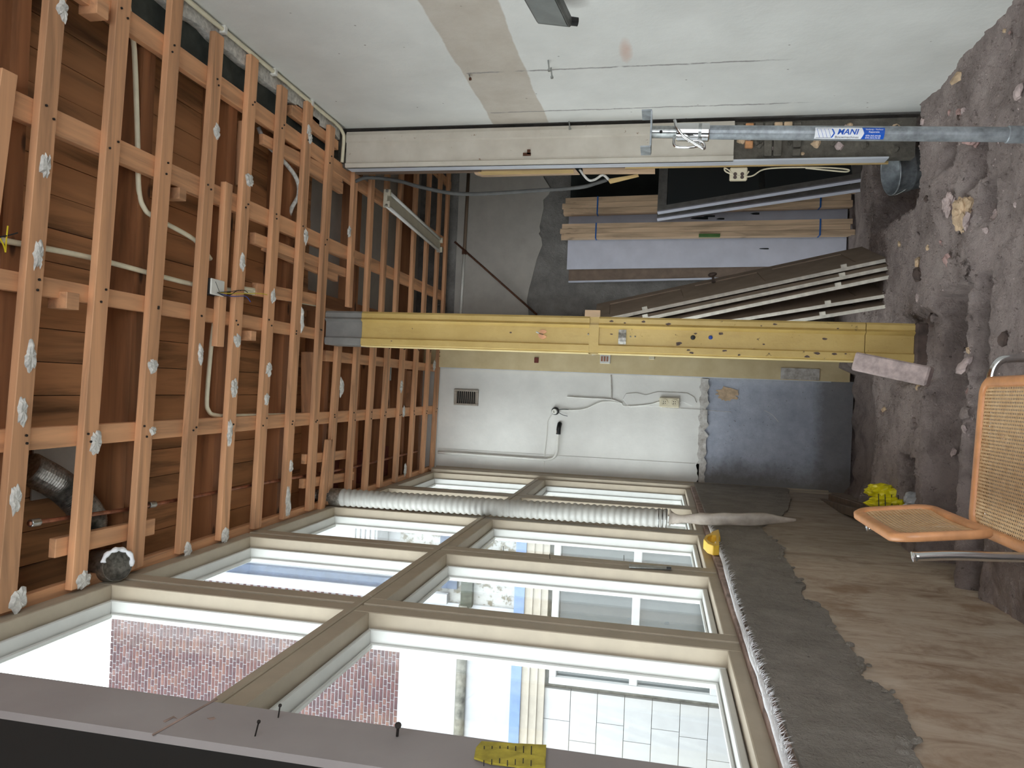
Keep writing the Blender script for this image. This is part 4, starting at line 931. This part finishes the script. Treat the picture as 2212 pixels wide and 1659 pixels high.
# pilaster fittings
c = at(1307, 775, 'y', YB - .06); s = empty('light_switch', c, 'opened light switch box with copper contacts on the beige pilaster', 'light switch')
MB().box(c.x - .045, c.x + .04, YB - .075, YB - .06, c.z - .05, c.z + .045).build('plate', 'white_plastic', s, bevel=.004)
for k in range(3): MB().box(c.x - .025, c.x + .02, YB - .08, YB - .075, c.z - .03 + k*.025, c.z - .015 + k*.025).build('contact', 'copper', s)
c = at(1159, 777, 'y', YB - .06); MB().box(c.x - .03, c.x + .02, YB - .072, YB - .06, c.z - .02, c.z + .02).build('red_switch', 'red_brown', label='small red switch on the beige pilaster', cat='switch', bevel=.003)
c = at(1408, 772, 'y', YB - .06); MB().box(c.x - .02, c.x + .02, YB - .08, YB - .06, c.z - .025, c.z + .025).build('wall_clip', 'cream_plastic', label='small cream wall clip on the beige pilaster', cat='clip', bevel=.003)

# ============================================================ REAR ROOM, RIGHT
def lean_box(name, mat, bl, br, h, th, back, parent=None, **kw):
    # board: bottom-left, bottom-right (world), height h, top displaced by vector back
    bl = Vector(bl); br = Vector(br); up_ = Vector((back[0], back[1], math.sqrt(max(.01, h*h - back[0]**2 - back[1]**2))))
    nrm = (br - bl).cross(up_).normalized() * th
    a_ = [bl, br, br + up_, bl + up_]
    return MB().hexa(a_, [q - nrm for q in a_]).build(name, mat, parent, **kw)
# fluorescent fitting
a = at(832, 428, 'z', 3.37); b = at(948, 530, 'z', 3.40)
fx = empty('fluorescent_light', (a + b) / 2, 'cream twin tube fluorescent fitting hanging under the rear laths', 'lamp')
MB().bar(a, b, .075, .03).build('housing', 'fixture', fx, bevel=.004)
sdir = (b - a).normalized().cross(Vector((0, 0, 1)))
for s_ in (-1, 1):
    o_ = sdir * (.055 * s_) + Vector((0, 0, -.012)); MB().tube([a + o_, b + o_], .0135, 14).build('tube', 'tube_light', fx, smooth=True)
    for e in (a, b): MB().bar(e + o_ - sdir*.012*s_ + (b-a).normalized()*(.0 if e is a else -.02), e + o_ - sdir*.012*s_ + (b-a).normalized()*(.02 if e is a else 0), .045, .05).build('tube_holder', 'fixture', fx)
# dark hanging cable and its ends
wire_path('hanging_cable', ((768, 392), (790, 384), (830, 386), (870, 393), (900, 402), (960, 415), (1000, 419), (1060, 418), (1150, 412), (1250, 405), (1290, 395), (1312, 388)), 4.73, .0125, 'grey_pvc', 'thick dark grey cable sagging from the ceiling to the jamb', k=6)
sd = empty('splintered_lath', at(1135, 372, 'y', 4.68), 'pinkish splintered plank fixed along the back of the jamb', 'plank')
P = [at(*q, 'y', 4.68) for q in ((1020, 364), (1240, 362), (1252, 376), (1040, 381), (1026, 376))]
MB().prism(P, (0, .02, 0)).build('plank_body', 'pine_z', sd)
P = [at(*q, 'y', 4.677) for q in ((1030, 370), (1238, 366), (1240, 374), (1042, 378))]; MB().prism(P, (0, .01, 0)).build('painted_face', 'pale_wood_z', sd)
P = [at(*q, 'y', 4.675) for q in ((1258, 363), (1415, 362), (1415, 374), (1260, 375))]; MB().prism(P, (0, .02, 0)).build('wood_batten', 'pine_z', label='bare wood batten on the jamb above the cable socket', cat='batten')
P = [at(*q, 'y', 4.70) for q in ((1312, 387), (1378, 376), (1380, 381), (1318, 396))]; MB().prism(P, (0, .012, 0)).build('yellow_stick', 'pale_wood_z', label='pale yellow stick poking out beside the hanging cable', cat='stick')
P = [at(*q, 'y', 4.69) for q in ((1252, 366), (1270, 388), (1285, 388), (1302, 378), (1315, 388))]
MB().tube(smooth_path(P, 5), .008, 8).build('cable_stub', 'plaster_white', smooth=True, label='whitish bent cable stub near the end of the hanging cable', cat='cable')
a = at(1577, 362, 'y', 4.67); b = at(1614, 389, 'y', 4.67)
qs = empty('quad_socket', (a.x, 4.8, b.z), 'cream four way socket block hanging from the jamb', 'socket')
MB().box(b.x, a.x, 4.662, 4.70, b.z, a.z).build('housing', 'cream_plastic', qs, bevel=.006)
for i in range(2):
    for j in range(2):
        cx = b.x + (a.x - b.x)*(.28 if j == 0 else .28) ; cz = b.z + (a.z-b.z)*(.3 + .4*i); cx = b.x + (a.x-b.x)*(.2 + .25*j)
        MB().lathe([(.001, 0), (.011, 0), (.011, .002), (.001, .002)], (cx, 4.661, cz), (0, -1, 0), 12).build('outlet', 'base_stone', qs)
wire_path('socket_cable', ((1618, 370), (1610, 378), (1590, 380), (1575, 368), (1565, 363), (1570, 372), (1600, 381), (1625, 380), (1650, 366), (1700, 362), (1780, 362), (1830, 366), (1828, 371), (1790, 368), (1740, 363)), 4.664, .0045, 'cream_plastic', 'cream cable looped around the four way socket', k=5)
# brown pipe along the top of the rear wall and a diagonal rod
a = at(1012, 375, 'y', YB2 - .03); b = at(1003, 545, 'y', YB2 - .03); c = at(994, 700, 'y', YB2 - .03)
rp = empty('heating_pipe', b, 'brown and white pipe under the ceiling of the rear wall', 'pipe')
MB().tube([a, b], .016, 12).build('brown_length', 'old_wood_x', rp, smooth=True); MB().tube([b, c], .014, 12).build('white_length', 'white_plastic', rp, smooth=True)
MB().lathe([(.024, -.02), (.024, .02)], b, (1, 0, 0), 14, True).build('joint', 'rust_steel', rp)
MB().tube([at(982, 522, 'y', 6.9), at(1160, 680, 'y', YB2 - .03)], .010, 10).build('diagonal_rod', 'rust_steel', smooth=True, label='thin brown rod slanting across the rear wall', cat='rod')
FZ = -.17
# dark green panel
a = at(1232, 440, 'y', 7.05); lean_box('dark_panel', 'green_panel', (1.70, 6.97, FZ), (2.55, 6.97, FZ), 2.45, .025, (0, .14), label='tall dark green board leaning at the rear right', cat='board')
# white boards
lean_box('white_board', 'board_white', (1.17, 6.80, FZ), (1.80, 6.80, FZ), 2.44, .022, (-.03, .17), label='large white board leaning on the rear cement wall', cat='board')
lean_box('brown_board', 'board_brown', (1.10, 6.88, FZ), (1.75, 6.88, FZ), 2.43, .02, (-.06, .17), label='brown backed board standing behind the white board', cat='board')
lean_box('board_edge', 'board_white', (1.085, 6.875, FZ), (1.10, 6.875, FZ), 2.43, .03, (-.06, .17), bpy.data.objects['brown_board'])
for px, py, a_, b_ in ((1525, 470, .13, .012), (1560, 472, .05, .008), (1635, 462, .06, .010), (1655, 538, .06, .006), (1540, 466, .08, .008)):
    c = at(px, py, 'y', 6.86); up_ = Vector((-.03, .17, 2.43)).normalized(); k_ = (c.z - FZ) / up_.z; yy = 6.80 + up_.y*k_ - .0015
    MB().prism([(c.x + b_*math.sin(i*.4833)*(1 + .5*noise.noise(Vector((i, px, 0)))), yy + .07*a_*math.cos(i*.4833)*.0, c.z + a_*math.cos(i*.4833)*(1 + .5*noise.noise(Vector((i*1.7, px, 3))))) for i in range(13)], (0, .001, 0)).build('dark_scuff', 'print_dark', bpy.data.objects['white_board'])
# strapped bundles of battens
def bundle(name, bl, tl, w, dpt, label, tape=False):
    bl = Vector(bl); tl = Vector(tl); e = empty(name, bl, label, 'timber bundle'); up_ = (tl - bl); L = up_.length; u_ = up_.normalized()
    random.seed(int(bl.x * 100)); nxx, nyy = 3, 4; r_ = Vector((1, 0, 0)); f_ = Vector((0, 1, 0))
    for i in range(nxx):
        for j in range(nyy):
            o_ = bl + r_*(w*(i + .5)/nxx) + f_*(dpt*(j + .5)/nyy) + u_*random.uniform(-.02, .02)
            if i == 0 or j == 0: MB().bar(o_, o_ + up_, w/nxx - .002, dpt/nyy - .002, (0, 1, 0)).build('batten', 'pine_z', e)
    for t_ in (.10, .87):
        c_ = bl + up_*t_; 
        MB().hexa([c_ + Vector((-.003, -.004, 0)), c_ + Vector((w + .003, -.004, 0)), c_ + Vector((w + .003, dpt + .003, 0)), c_ + Vector((-.003, dpt + .003, 0))], [c_ + Vector((-.003, -.004, .012)), c_ + Vector((w + .003, -.004, .012)), c_ + Vector((w + .003, dpt + .003, .012)), c_ + Vector((-.003, dpt + .003, .012))]).build('strap', 'blue_strap', e)
    if tape:
        c_ = bl + up_*.43; MB().box(c_.x - .004, c_.x + w*.16, c_.y - .006, c_.y + .03, c_.z, c_.z + .18).build('tape_wrap', 'green_tape', e)
    return e
p = at(1838, 508, 'y', 6.62); q = at(1212, 514, 'y', 6.78)
bundle('timber_bundle', (p.x, 6.60, FZ), (q.x, 6.80, 2.30), .135, .09, 'strapped pine batten bundle standing before the large white board', True)
p = at(1838, 440, 'y', 6.62); q = at(1212, 459, 'y', 6.78)
bundle('timber_bundle', (p.x - .02, 6.62, FZ), (q.x, 6.86, 2.30), .155, .09, 'strapped pine batten bundle nearer the jamb and dark panel', True)
# old grey window sashes
def sash_thing(bl, br, h, back, label, bars):
    bl = Vector(bl); br = Vector(br); up_ = Vector((back[0], back[1], math.sqrt(h*h - back[0]**2 - back[1]**2))); e = empty('leaning_casement', bl, label, 'casement')
    nrm = (br - bl).cross(up_).normalized() * -.035; rx = (br - bl).normalized(); ux = up_.normalized(); W = (br-bl).length
    def pc(x0, x1, z0, z1, nm, mt):
        a_ = [bl + rx*x0 + ux*z0, bl + rx*x1 + ux*z0, bl + rx*x1 + ux*z1, bl + rx*x0 + ux*z1]; return MB().hexa(a_, [q_ + nrm for q_ in a_]).build(nm, mt, e)
    pc(0, .012, 0, h, 'light_edge', 'board_white'); pc(.012, .06, 0, h, 'stile', 'sash_grey'); pc(W - .06, W, 0, h, 'stile', 'sash_grey')
    pc(.06, W - .06, h - .075, h, 'rail', 'sash_grey'); pc(.06, W - .06, 0, .075, 'rail', 'sash_grey')
    for z in bars: pc(.06, W - .06, z, z + .05, 'glazing_bar', 'sash_grey')
    nrm *= .3; pc(.06, W - .06, .08, h - .08, 'pane', 'dark_glass'); return e
p = at(1852, 383, 'y', 6.1); q = at(1430, 452, 'y', 6.25)
sash_thing((p.x - .01, 6.1, -.12), (p.x + .5, 6.35, -.12), 1.58, (q.x - p.x, .2), 'grey glazed window sash leaning nearest the jamb', (.72,))
p = at(1843, 398, 'y', 6.2); q = at(1428, 461, 'y', 6.36)
sash_thing((p.x - .03, 6.22, -.14), (p.x + .48, 6.47, -.14), 1.60, (q.x - p.x, .2), 'second grey window sash leaning behind the first one', ())
P = [at(*z_, 'y', 6.3) for z_ in ((1580, 432), (1845, 382), (1845, 393), (1585, 437))]; MB().prism(P, (0, .02, 0)).build('red_brown_stick', 'red_brown', label='red brown stick between the two leaning window sashes', cat='stick')
# stack of panel doors
doors = [((1917, 558), (1290, 691), .0, 'front'), ((1926, 574), (1400, 686), .03, 'second'), ((1929, 593), (1466, 688), .02, 'third'), ((1917, 635), (1582, 690), .05, 'fourth'), ((1916, 658), (1678, 693), .05, 'last')]
labs = ['taupe panel door with a dark knob, outermost of the leaning stack', 'second door of the leaning stack behind the knobbed door', 'middle door of the leaning stack with a bright white edge', 'fourth door of the leaning stack, panelled face showing low down', 'innermost door of the stack, closest to the yellow post']
yb_ = (4.98, 4.91, 4.88, 4.95, 4.96)
for i, (pb_, pt_, _, _n) in enumerate(doors):
    bl = at(*pb_, 'y', yb_[i]); tl = at(*pt_, 'y', yb_[i] + .03); u_ = (tl - bl).normalized(); h = 1.86
    if i in (0, 3): U0 = u_
    u_ = U0
    bl = bl - u_ * max(0, bl.z + .02) if bl.z > 0 else bl
    e = empty('panel_door', bl, labs[i], 'door', 'stack of old doors behind the yellow post')
    wdir = Vector((.17, .49, .02)).normalized(); wdir = (wdir - u_*wdir.dot(u_)).normalized(); W = .53; nr = u_.cross(wdir).normalized()
    if nr.x > 0: nr = -nr          # thickness goes to the left, the seen face is the right one
    th = .022
    def pc(w0, w1, z0, z1, d0, d1, nm, mt, par=e):
        a_ = [bl + wdir*w0 + u_*z0 + nr*d0, bl + wdir*w1 + u_*z0 + nr*d0, bl + wdir*w1 + u_*z1 + nr*d0, bl + wdir*w0 + u_*z1 + nr*d0]
        return MB().hexa(a_, [q_ + nr*(d1-d0) for q_ in a_]).build(nm, mt, par)
    pc(0, .004, 0, h, 0, th, 'edge', 'door_edge'); pc(.004, .09, 0, h, 0, th, 'stile', 'door_face'); pc(W - .09, W, 0, h, 0, th, 'stile', 'door_face')
    for z0, z1 in ((0, .16), (.62, .72), (1.15, 1.25), (h - .10, h)): pc(.09, W - .09, z0, z1, 0, th, 'rail', 'door_face')
    for z0, z1 in ((.16, .62), (.72, 1.15), (1.25, h - .10)): pc(.09, W - .09, z0, z1, .008, th - .006, 'panel', 'door_face')
    for z in (.24 + .03*i, 1.50): pc(-.002, .012, z, z + .035, -.020, .001, 'hinge_leaf', 'door_edge')
    if i == 0:
        c = bl + wdir*.40 + u_*1.02; kk = empty('knob', c, parent=e)
        MB().lathe([(.014, 0), (.009, .02), (.008, .04), (.028, .05), (.031, .060), (.022, .068), (.001, .070)], c, -nr, 18, True).build('knob_turning', 'base_stone', kk, smooth=True)
c = at(1281, 681, 'y', 4.9)
MB().box(c.x - .02, c.x + .03, 4.86, 4.9, c.z - .05, c.z + .05).build('wood_offcut', 'pine_z', label='small wood offcut wedged at the top of the doors', cat='offcut')
# zinc bucket
bc = Vector((1.50, 4.93, -.05)); tilt = Vector((-.16, -.10, 1)).normalized()
bk = empty('zinc_bucket', bc, 'dented zinc bucket with a wire handle behind the jamb foot', 'bucket')
bc = Vector((1.47, 4.96, -.235))
MB().lathe([(.001, 0), (.105, 0), (.11, .006), (.118, .06), (.122, .062), (.124, .07), (.128, .14), (.133, .145), (.133, .152), (.142, .24), (.147, .243), (.147, .25), (.141, .252), (.139, .246), (.115, .02), (.001, .018)], bc, tilt, 40).build('pail', 'zinc', bk, smooth=True)
rim = bc + tilt*.245; u_ = tilt.orthogonal().normalized(); u_ = (Vector((1, 0, 0)) - tilt*tilt.x).normalized(); v_ = tilt.cross(u_)
hn = [rim + u_*(.148*math.cos(a_)) - v_*(.148*math.sin(a_)*.55 + .0) - tilt*(.12*math.sin(a_)) for a_ in [i*math.pi/20 for i in range(21)]]
MB().tube(hn, .004, 8).build('wire_handle', 'steel', bk, smooth=True)

# ============================================================ CANE CHAIR
ch = empty('cane_chair', (-.1, 2.12, 0), 'cantilever chair with cane seat and back on chrome tube', 'chair')
def rrect(w, h, r, n=6):
    P = []
    for cx, cy, a0 in ((w/2 - r, h/2 - r, 0), (-w/2 + r, h/2 - r, 90), (-w/2 + r, -h/2 + r, 180), (w/2 - r, -h/2 + r, 270)):
        for k in range(n + 1): a_ = math.radians(a0 + 90*k/n); P.append((cx + r*math.cos(a_), cy + r*math.sin(a_)))
    return P
def cane_panel(c, ux, uy, w, h, r, rim, th, curve, nm):
    c = Vector(c); ux = Vector(ux).normalized(); uy = Vector(uy).normalized(); nz = ux.cross(uy).normalized()
    def W3(x, y, d=0): return c + ux*x + uy*y + nz*(d + curve * (x/(w/2))**2)
    outer = rrect(w, h, r, 8); inner = rrect(w - 2*rim, h - 2*rim, max(.01, r - rim), 8); n = len(outer)
    V = []; Fs = []
    rings = []
    for (t_, d) in ((0, -th*.3), (0, th*.3), (.25, th*.5), (.8, th*.5), (1, th*.38), (1, -th*.5), (.15, -th*.5)):
        rings.append([W3(o[0] + (i_[0]-o[0])*t_, o[1] + (i_[1]-o[1])*t_, d) for o, i_ in zip(outer, inner)])
    for rg in rings: V += rg
    m_ = len(rings)
    for a_ in range(m_):
        b_ = (a_ + 1) % m_
        for k in range(n): Fs.append((a_*n + k, a_*n + (k+1)%n, b_*n + (k+1)%n, b_*n + k))
    e = MB().add(V, Fs).build(nm, 'chair_wood', ch, smooth=True)
    # woven cane, sagging a little
    gx, gy = 24, 24; iw, ih = w - 2*rim + .006, h - 2*rim + .006; V = []; Fs = []; UV = []
    rr = max(.01, r - rim)
    for j in range(gy + 1):
        for i in range(gx + 1):
            x = iw*(i/gx - .5); y = ih*(j/gy - .5)
            # pull the corners in to the rounded outline
            ex = abs(x) - (iw/2 - rr); ey = abs(y) - (ih/2 - rr)
            if ex > 0 and ey > 0:
                L_ = math.hypot(ex, ey); 
                if L_ > rr: x -= math.copysign(ex*(1 - rr/L_), x); y -= math.copysign(ey*(1 - rr/L_), y)
            V.append(W3(x, y, th*.18)); UV.append((x*104, y*104))
    for j in range(gy):
        for i in range(gx): a_ = j*(gx+1)+i; Fs.append((a_, a_+1, a_+gx+2, a_+gx+1))
    o = MB().add(V, Fs).build('cane_weave', 'cane', e, smooth=True)
    uv = o.data.uv_layers.new(name='UVMap')
    for lp in o.data.loops: uv.data[lp.index].uv = UV[lp.vertex_index]
    return e
CY = 2.115
cane_panel((-.135, CY, .452), (0, 1, 0), (-1, 0, .04), .46, .44, .055, .028, .026, .0, 'seat')
cane_panel((-.322, CY + .03, .668), (0, 1, 0), (-.13, 0, 1), .43, .235, .06, .028, .022, .012, 'backrest')
R_ = .0115
for s_ in (-1, 1):
    y = CY + s_*.215; yb2 = CY + s_*.20
    P = smooth_path([(-.362, yb2 + .0, .745), (-.352, yb2, .66), (-.346, yb2, .55), (-.338, yb2, .47), (-.31, y, .435), (-.25, y, .428), (-.05, y, .43), (.06, y, .432), (.12, y, .42), (.14, y, .38), (.138, y, .25), (.135, y, .08), (.12, y, .03), (.06, y, .012), (-.2, y, .012), (-.27, y, .012)], 6)
    MB().tube(P, R_, 14).build('frame_tube', 'chrome', ch, smooth=True)
    MB().lathe([(.001, .0), (.0125, .0), (.0125, .004), (.001, .006)], (-.362, yb2, .745), (-.13, 0, 1), 16).build('end_cap', 'chrome', ch)
MB().tube([(-.27, CY - .215, .012), (-.29, CY - .18, .012), (-.29, CY + .18, .012), (-.27, CY + .215, .012)], R_, 12).build('cross_tube', 'chrome', ch, smooth=True)

# yellow and white plastic bags on the rubble
def bag(name, c, sx, sy, sz, mat, label, rot=0, parent=None, sd=0):
    V = []; Fs = []; nu, nv = 26, 14
    for j in range(nv + 1):
        ph = math.pi*j/nv
        for i in range(nu):
            th_ = 2*math.pi*i/nu; d_ = Vector((math.sin(ph)*math.cos(th_), math.sin(ph)*math.sin(th_), math.cos(ph)))
            r_ = 1 + .38*fbm(d_*1.6 + Vector((sd, 0, 0)), 3) + .10*noise.noise(d_*7)
            x_, y_ = d_.x*sx*r_, d_.y*sy*r_; V.append((c[0] + x_*math.cos(rot) - y_*math.sin(rot), c[1] + x_*math.sin(rot) + y_*math.cos(rot), max(c[2] - sz*.8, c[2] + d_.z*sz*r_)))
    for j in range(nv):
        for i in range(nu): Fs.append((j*nu+i, j*nu+(i+1)%nu, (j+1)*nu+(i+1)%nu, (j+1)*nu+i))
    return MB().add(V, Fs).build(name, mat, parent, label=label if not parent else None, cat=None if parent else 'bag')
c = at(1925, 1085, 'y', 4.70); c2 = at(1972, 1095, 'y', 4.60)
yb3 = bag('yellow_bag', (c.x + .005, 4.70, c.z), .065, .09, .12, 'yellow_bag', 'crumpled yellow plastic bag with black print behind the chair', .3, None, 1.3)
bag('yellow_fold', (c.x + .06, 4.72, c.z + .05), .04, .06, .08, 'yellow_bag', '', .1, yb3, 4.4)
bag('white_bag', (c2.x + .03, 4.53, c2.z - .03), .065, .07, .11, 'grey_bag', 'crumpled whitish plastic bag next to the yellow bag', 0, None, 2.2)
for k in range(5):
    z_ = c.z + .09 - k*.035
    MB().bar((c.x - .02, 4.61, z_), (c.x + .055, 4.615, z_ + .004), .003, .004).build('print_line', 'print_dark', yb3)
# yellow plastic clip on the sill
c = at(1540, 1180, 'x', -.80)
yc_ = empty('yellow_bracket', c, 'small yellow plastic tool on the window sill', 'plastic tool')
P = [at(*q, 'x', -.80) for q in ((1519, 1185), (1524, 1176), (1538, 1170), (1552, 1171), (1553, 1200), (1540, 1200), (1528, 1195))]
m = MB(); cen = sum(P, Vector()) / len(P); inn = [cen + (p - cen)*.62 for p in P]; n = len(P); off = Vector((.05, 0, 0))
V = P + inn + [p + off for p in P] + [p + off for p in inn]; Fs = []
for k in range(n):
    q = (k+1) % n; Fs += [(k, q, n+q, n+k), (2*n+k, 3*n+k, 3*n+q, 2*n+q), (k, 2*n+k, 2*n+q, q), (n+k, n+q, 3*n+q, 3*n+k)]
m.add(V, Fs).build('ring_body', 'yellow_plastic', yc_, bevel=.003)
P = [at(*q, 'x', -.79) for q in ((1534, 1172), (1536, 1160), (1552, 1154), (1556, 1172))]; MB().prism(P, (.03, 0, 0)).build('hook', 'yellow_plastic', yc_, bevel=.003)
# white fuzzy draught strip under the sill
P = [at(*q, 'x', -.79) for q in ((1532, 1135), (1560, 1205), (1583, 1285), (1612, 1380), (1640, 1460), (1665, 1540), (1700, 1659), (1725, 1730))]
fs = empty('draught_strip', P[0], 'frayed white foam draught strip along the sill', 'foam strip')
PS = smooth_path(P, 6); MB().tube(PS, [.009 + .004*noise.noise(Vector((i*.4, 0, 2))) for i in range(len(PS))], 10).build('foam_bead', 'foam_white', fs, smooth=True)
m = MB(); random.seed(6)
for k in range(900):
    i = random.randrange(len(PS)-1); p = PS[i].lerp(PS[i+1], random.random()); cl = .35 + .9*max(0, noise.noise(Vector((p.y*4, 0, 7))))
    d_ = Vector((random.uniform(.1, 1), random.uniform(-1, 1), random.uniform(-1.6, .3))).normalized() * random.uniform(.006, .022) * (1 + cl); r_ = d_.orthogonal().normalized()*.0009
    p = p + d_.normalized()*.006; m.add([p - r_, p + r_, p + d_], [(0, 1, 2)])
m.build('foam_fibres', 'foam_white', fs, kind='stuff')
# nails in the window posts, window catch
for px, py, lab in ((1088, 1190, 'tiny dark nail in the second window post, upper'), (1188, 1207, 'tiny dark nail in the second window post, middle'), (1348, 1210, 'tiny dark nail in the second window post, lower')):
    b_ = at(px, py, 'x', XW); s = empty('frame_nail', b_, lab, 'nail'); MB().tube([b_ - Vector((.003, 0, 0)), b_ + Vector((.025, -.004, .002))], .0016, 6).build('shank', 'nail', s)
P = [at(*q, 'x', XW + .004) for q in ((1359, 1221), (1450, 1226), (1450, 1231), (1359, 1227))]
wc2 = empty('window_catch', P[0], 'slim metal catch strip on the second window post', 'catch'); MB().prism(P, (.006, 0, 0)).build('strip', 'steel', wc2); 
P = [at(*q, 'x', XW + .011) for q in ((1440, 1226), (1450, 1227), (1450, 1230), (1440, 1229))]; MB().prism(P, (.004, 0, 0)).build('latch', 'print_dark', wc2)

# ============================================================ RUBBLE PIECES
random.seed(31)
def chunk(c, r, mat, sd, name='rubble_chunk'):
    V = []; Fs = []; bm = bmesh.new(); bmesh.ops.create_icosphere(bm, subdivisions=2 if r < .04 else 4, radius=1)
    sc = Vector((random.uniform(.7, 1.3), random.uniform(.7, 1.3), random.uniform(.4, .9) if r < .04 else .45))
    for v in bm.verts:
        k_ = 1 + .5*noise.noise(v.co*1.4 + Vector((sd, 0, 0))) + .25*fbm(v.co*3.5 + Vector((sd, 0, 0)), 4); v.co = Vector((v.co.x*sc.x, v.co.y*sc.y, v.co.z*sc.z))*k_*r
    V = [Vector(c) + v.co for v in bm.verts]; Fs = [tuple(v.index for v in f.verts) for f in bm.faces]; bm.free()
    return MB().add(V, Fs).build(name, mat, label=None)
protos = [chunk((0, 0, -5), .03, mt, k*3.3) for k, mt in enumerate(('rubble', 'pink_stone', 'tan_stone', 'slab_stone', 'base_stone', 'rubble'))]
cnt = 0
while cnt < 90:
    x = random.uniform(-.6, 1.6); y = random.uniform(3.15, 5.4)
    if x > 1.3 and y > 4.5: continue
    if .2 < x < .46 and 4.3 < y < 4.6: continue
    if y > 4.7 and .5 < x < 1.1: continue
    if abs(x - .98) < .06 and y < 3.3: continue
    s_ = random.choice((.35, .5, .5, .7, .7, 1.0, 1.3)); o = like(protos[random.randrange(6)], (x, y, ground(x, y) + .004*s_), None, 'rubble_chunk', (random.uniform(-.5, .5), random.uniform(-.5, .5), random.uniform(0, 6)), (s_, s_, s_))
    props(o, 'small broken rubble chunk lying loose on the dug floor', 'rubble', 'loose rubble chunks on the floor'); cnt += 1
for o in protos: bpy.data.objects.remove(o, do_unlink=True)
# a few larger lumps that can be told apart
for px, py, r, mt, lab, z in ((2085, 462, .07, 'tan_stone', 'large orange tinted broken mortar lump before the bucket', .02), (2060, 440, .045, 'slab_stone', 'whitish mortar lump beside the orange tinted lump', .02), (2120, 475, .05, 'slab_stone', 'pale crusty mortar lump nearest the camera', .01), (2085, 575, .06, 'rubble', 'earthy clod in the middle of the floor', .0), (2110, 585, .05, 'rubble', 'brown clod at the end of the narrow trench', -.02), (1957, 1000, .05, 'pink_stone', 'pinkish brick stump at the edge of the pit', .0), (2050, 305, .055, 'rubble', 'rough rubble lump behind the steel prop', .02), (2100, 350, .06, 'pink_stone', 'angular pinkish rubble block left of the prop', .01)):
    c = at(px, py, 'z', z); o = chunk((c.x, c.y, ground(c.x, c.y) + r*.2), r, mt, px*.1); props(o, lab, 'rubble')
for nm, cnt, mt, sizes in (('gravel', 9000, 'rubble', (.003, .004, .005, .007, .009, .012)), ('pale_grit', 1500, 'slab_stone', (.002, .003, .003, .005))):
    m = MB()
    for k in range(cnt):
        x = random.uniform(-.6, 1.62); y = random.uniform(3.05, 5.6); r = random.choice(sizes); z = ground(x, y) - r*.25; n = len(m.V); a_ = random.uniform(0, 6.28)
        for q in range(5): m.V.append(Vector((x + r*math.cos(a_ + q*1.256)*random.uniform(.7, 1.3), y + r*math.sin(a_ + q*1.256)*random.uniform(.7, 1.3), z)))
        for q in range(3): m.V.append(Vector((x + r*.6*math.cos(a_ + q*2.09)*random.uniform(.6, 1.2), y + r*.6*math.sin(a_ + q*2.09)*random.uniform(.6, 1.2), z + r*random.uniform(.5, 1.0))))
        m.F += [(n, n+1, n+5), (n+1, n+6, n+5), (n+1, n+2, n+6), (n+2, n+3, n+6), (n+3, n+7, n+6), (n+3, n+4, n+7), (n+4, n, n+5, n+7), (n+5, n+6, n+7)]
    m.build(nm, mt, fl, label='fine gravel and grit strewn over the broken floor' if nm == 'gravel' else 'pale grit on the broken floor', kind='stuff')
# planks at the foot of the corner casing
for k, (pa, pb_, lab) in enumerate((((1775, 1085), (1850, 1108), 'dark old plank lying under the far window casing'), ((1795, 1075), (1870, 1100), 'second dark plank beside the wall under the far casing'))):
    a = at(*pa, 'y', 6.4); b = at(*pb_, 'y', 5.3); a.z = max(a.z, -.1); b.z = max(-.12, b.z)
    MB().bar(a, b, .06, .04).build('old_plank', 'old_wood_x', label=lab, cat='plank', bevel=.004)
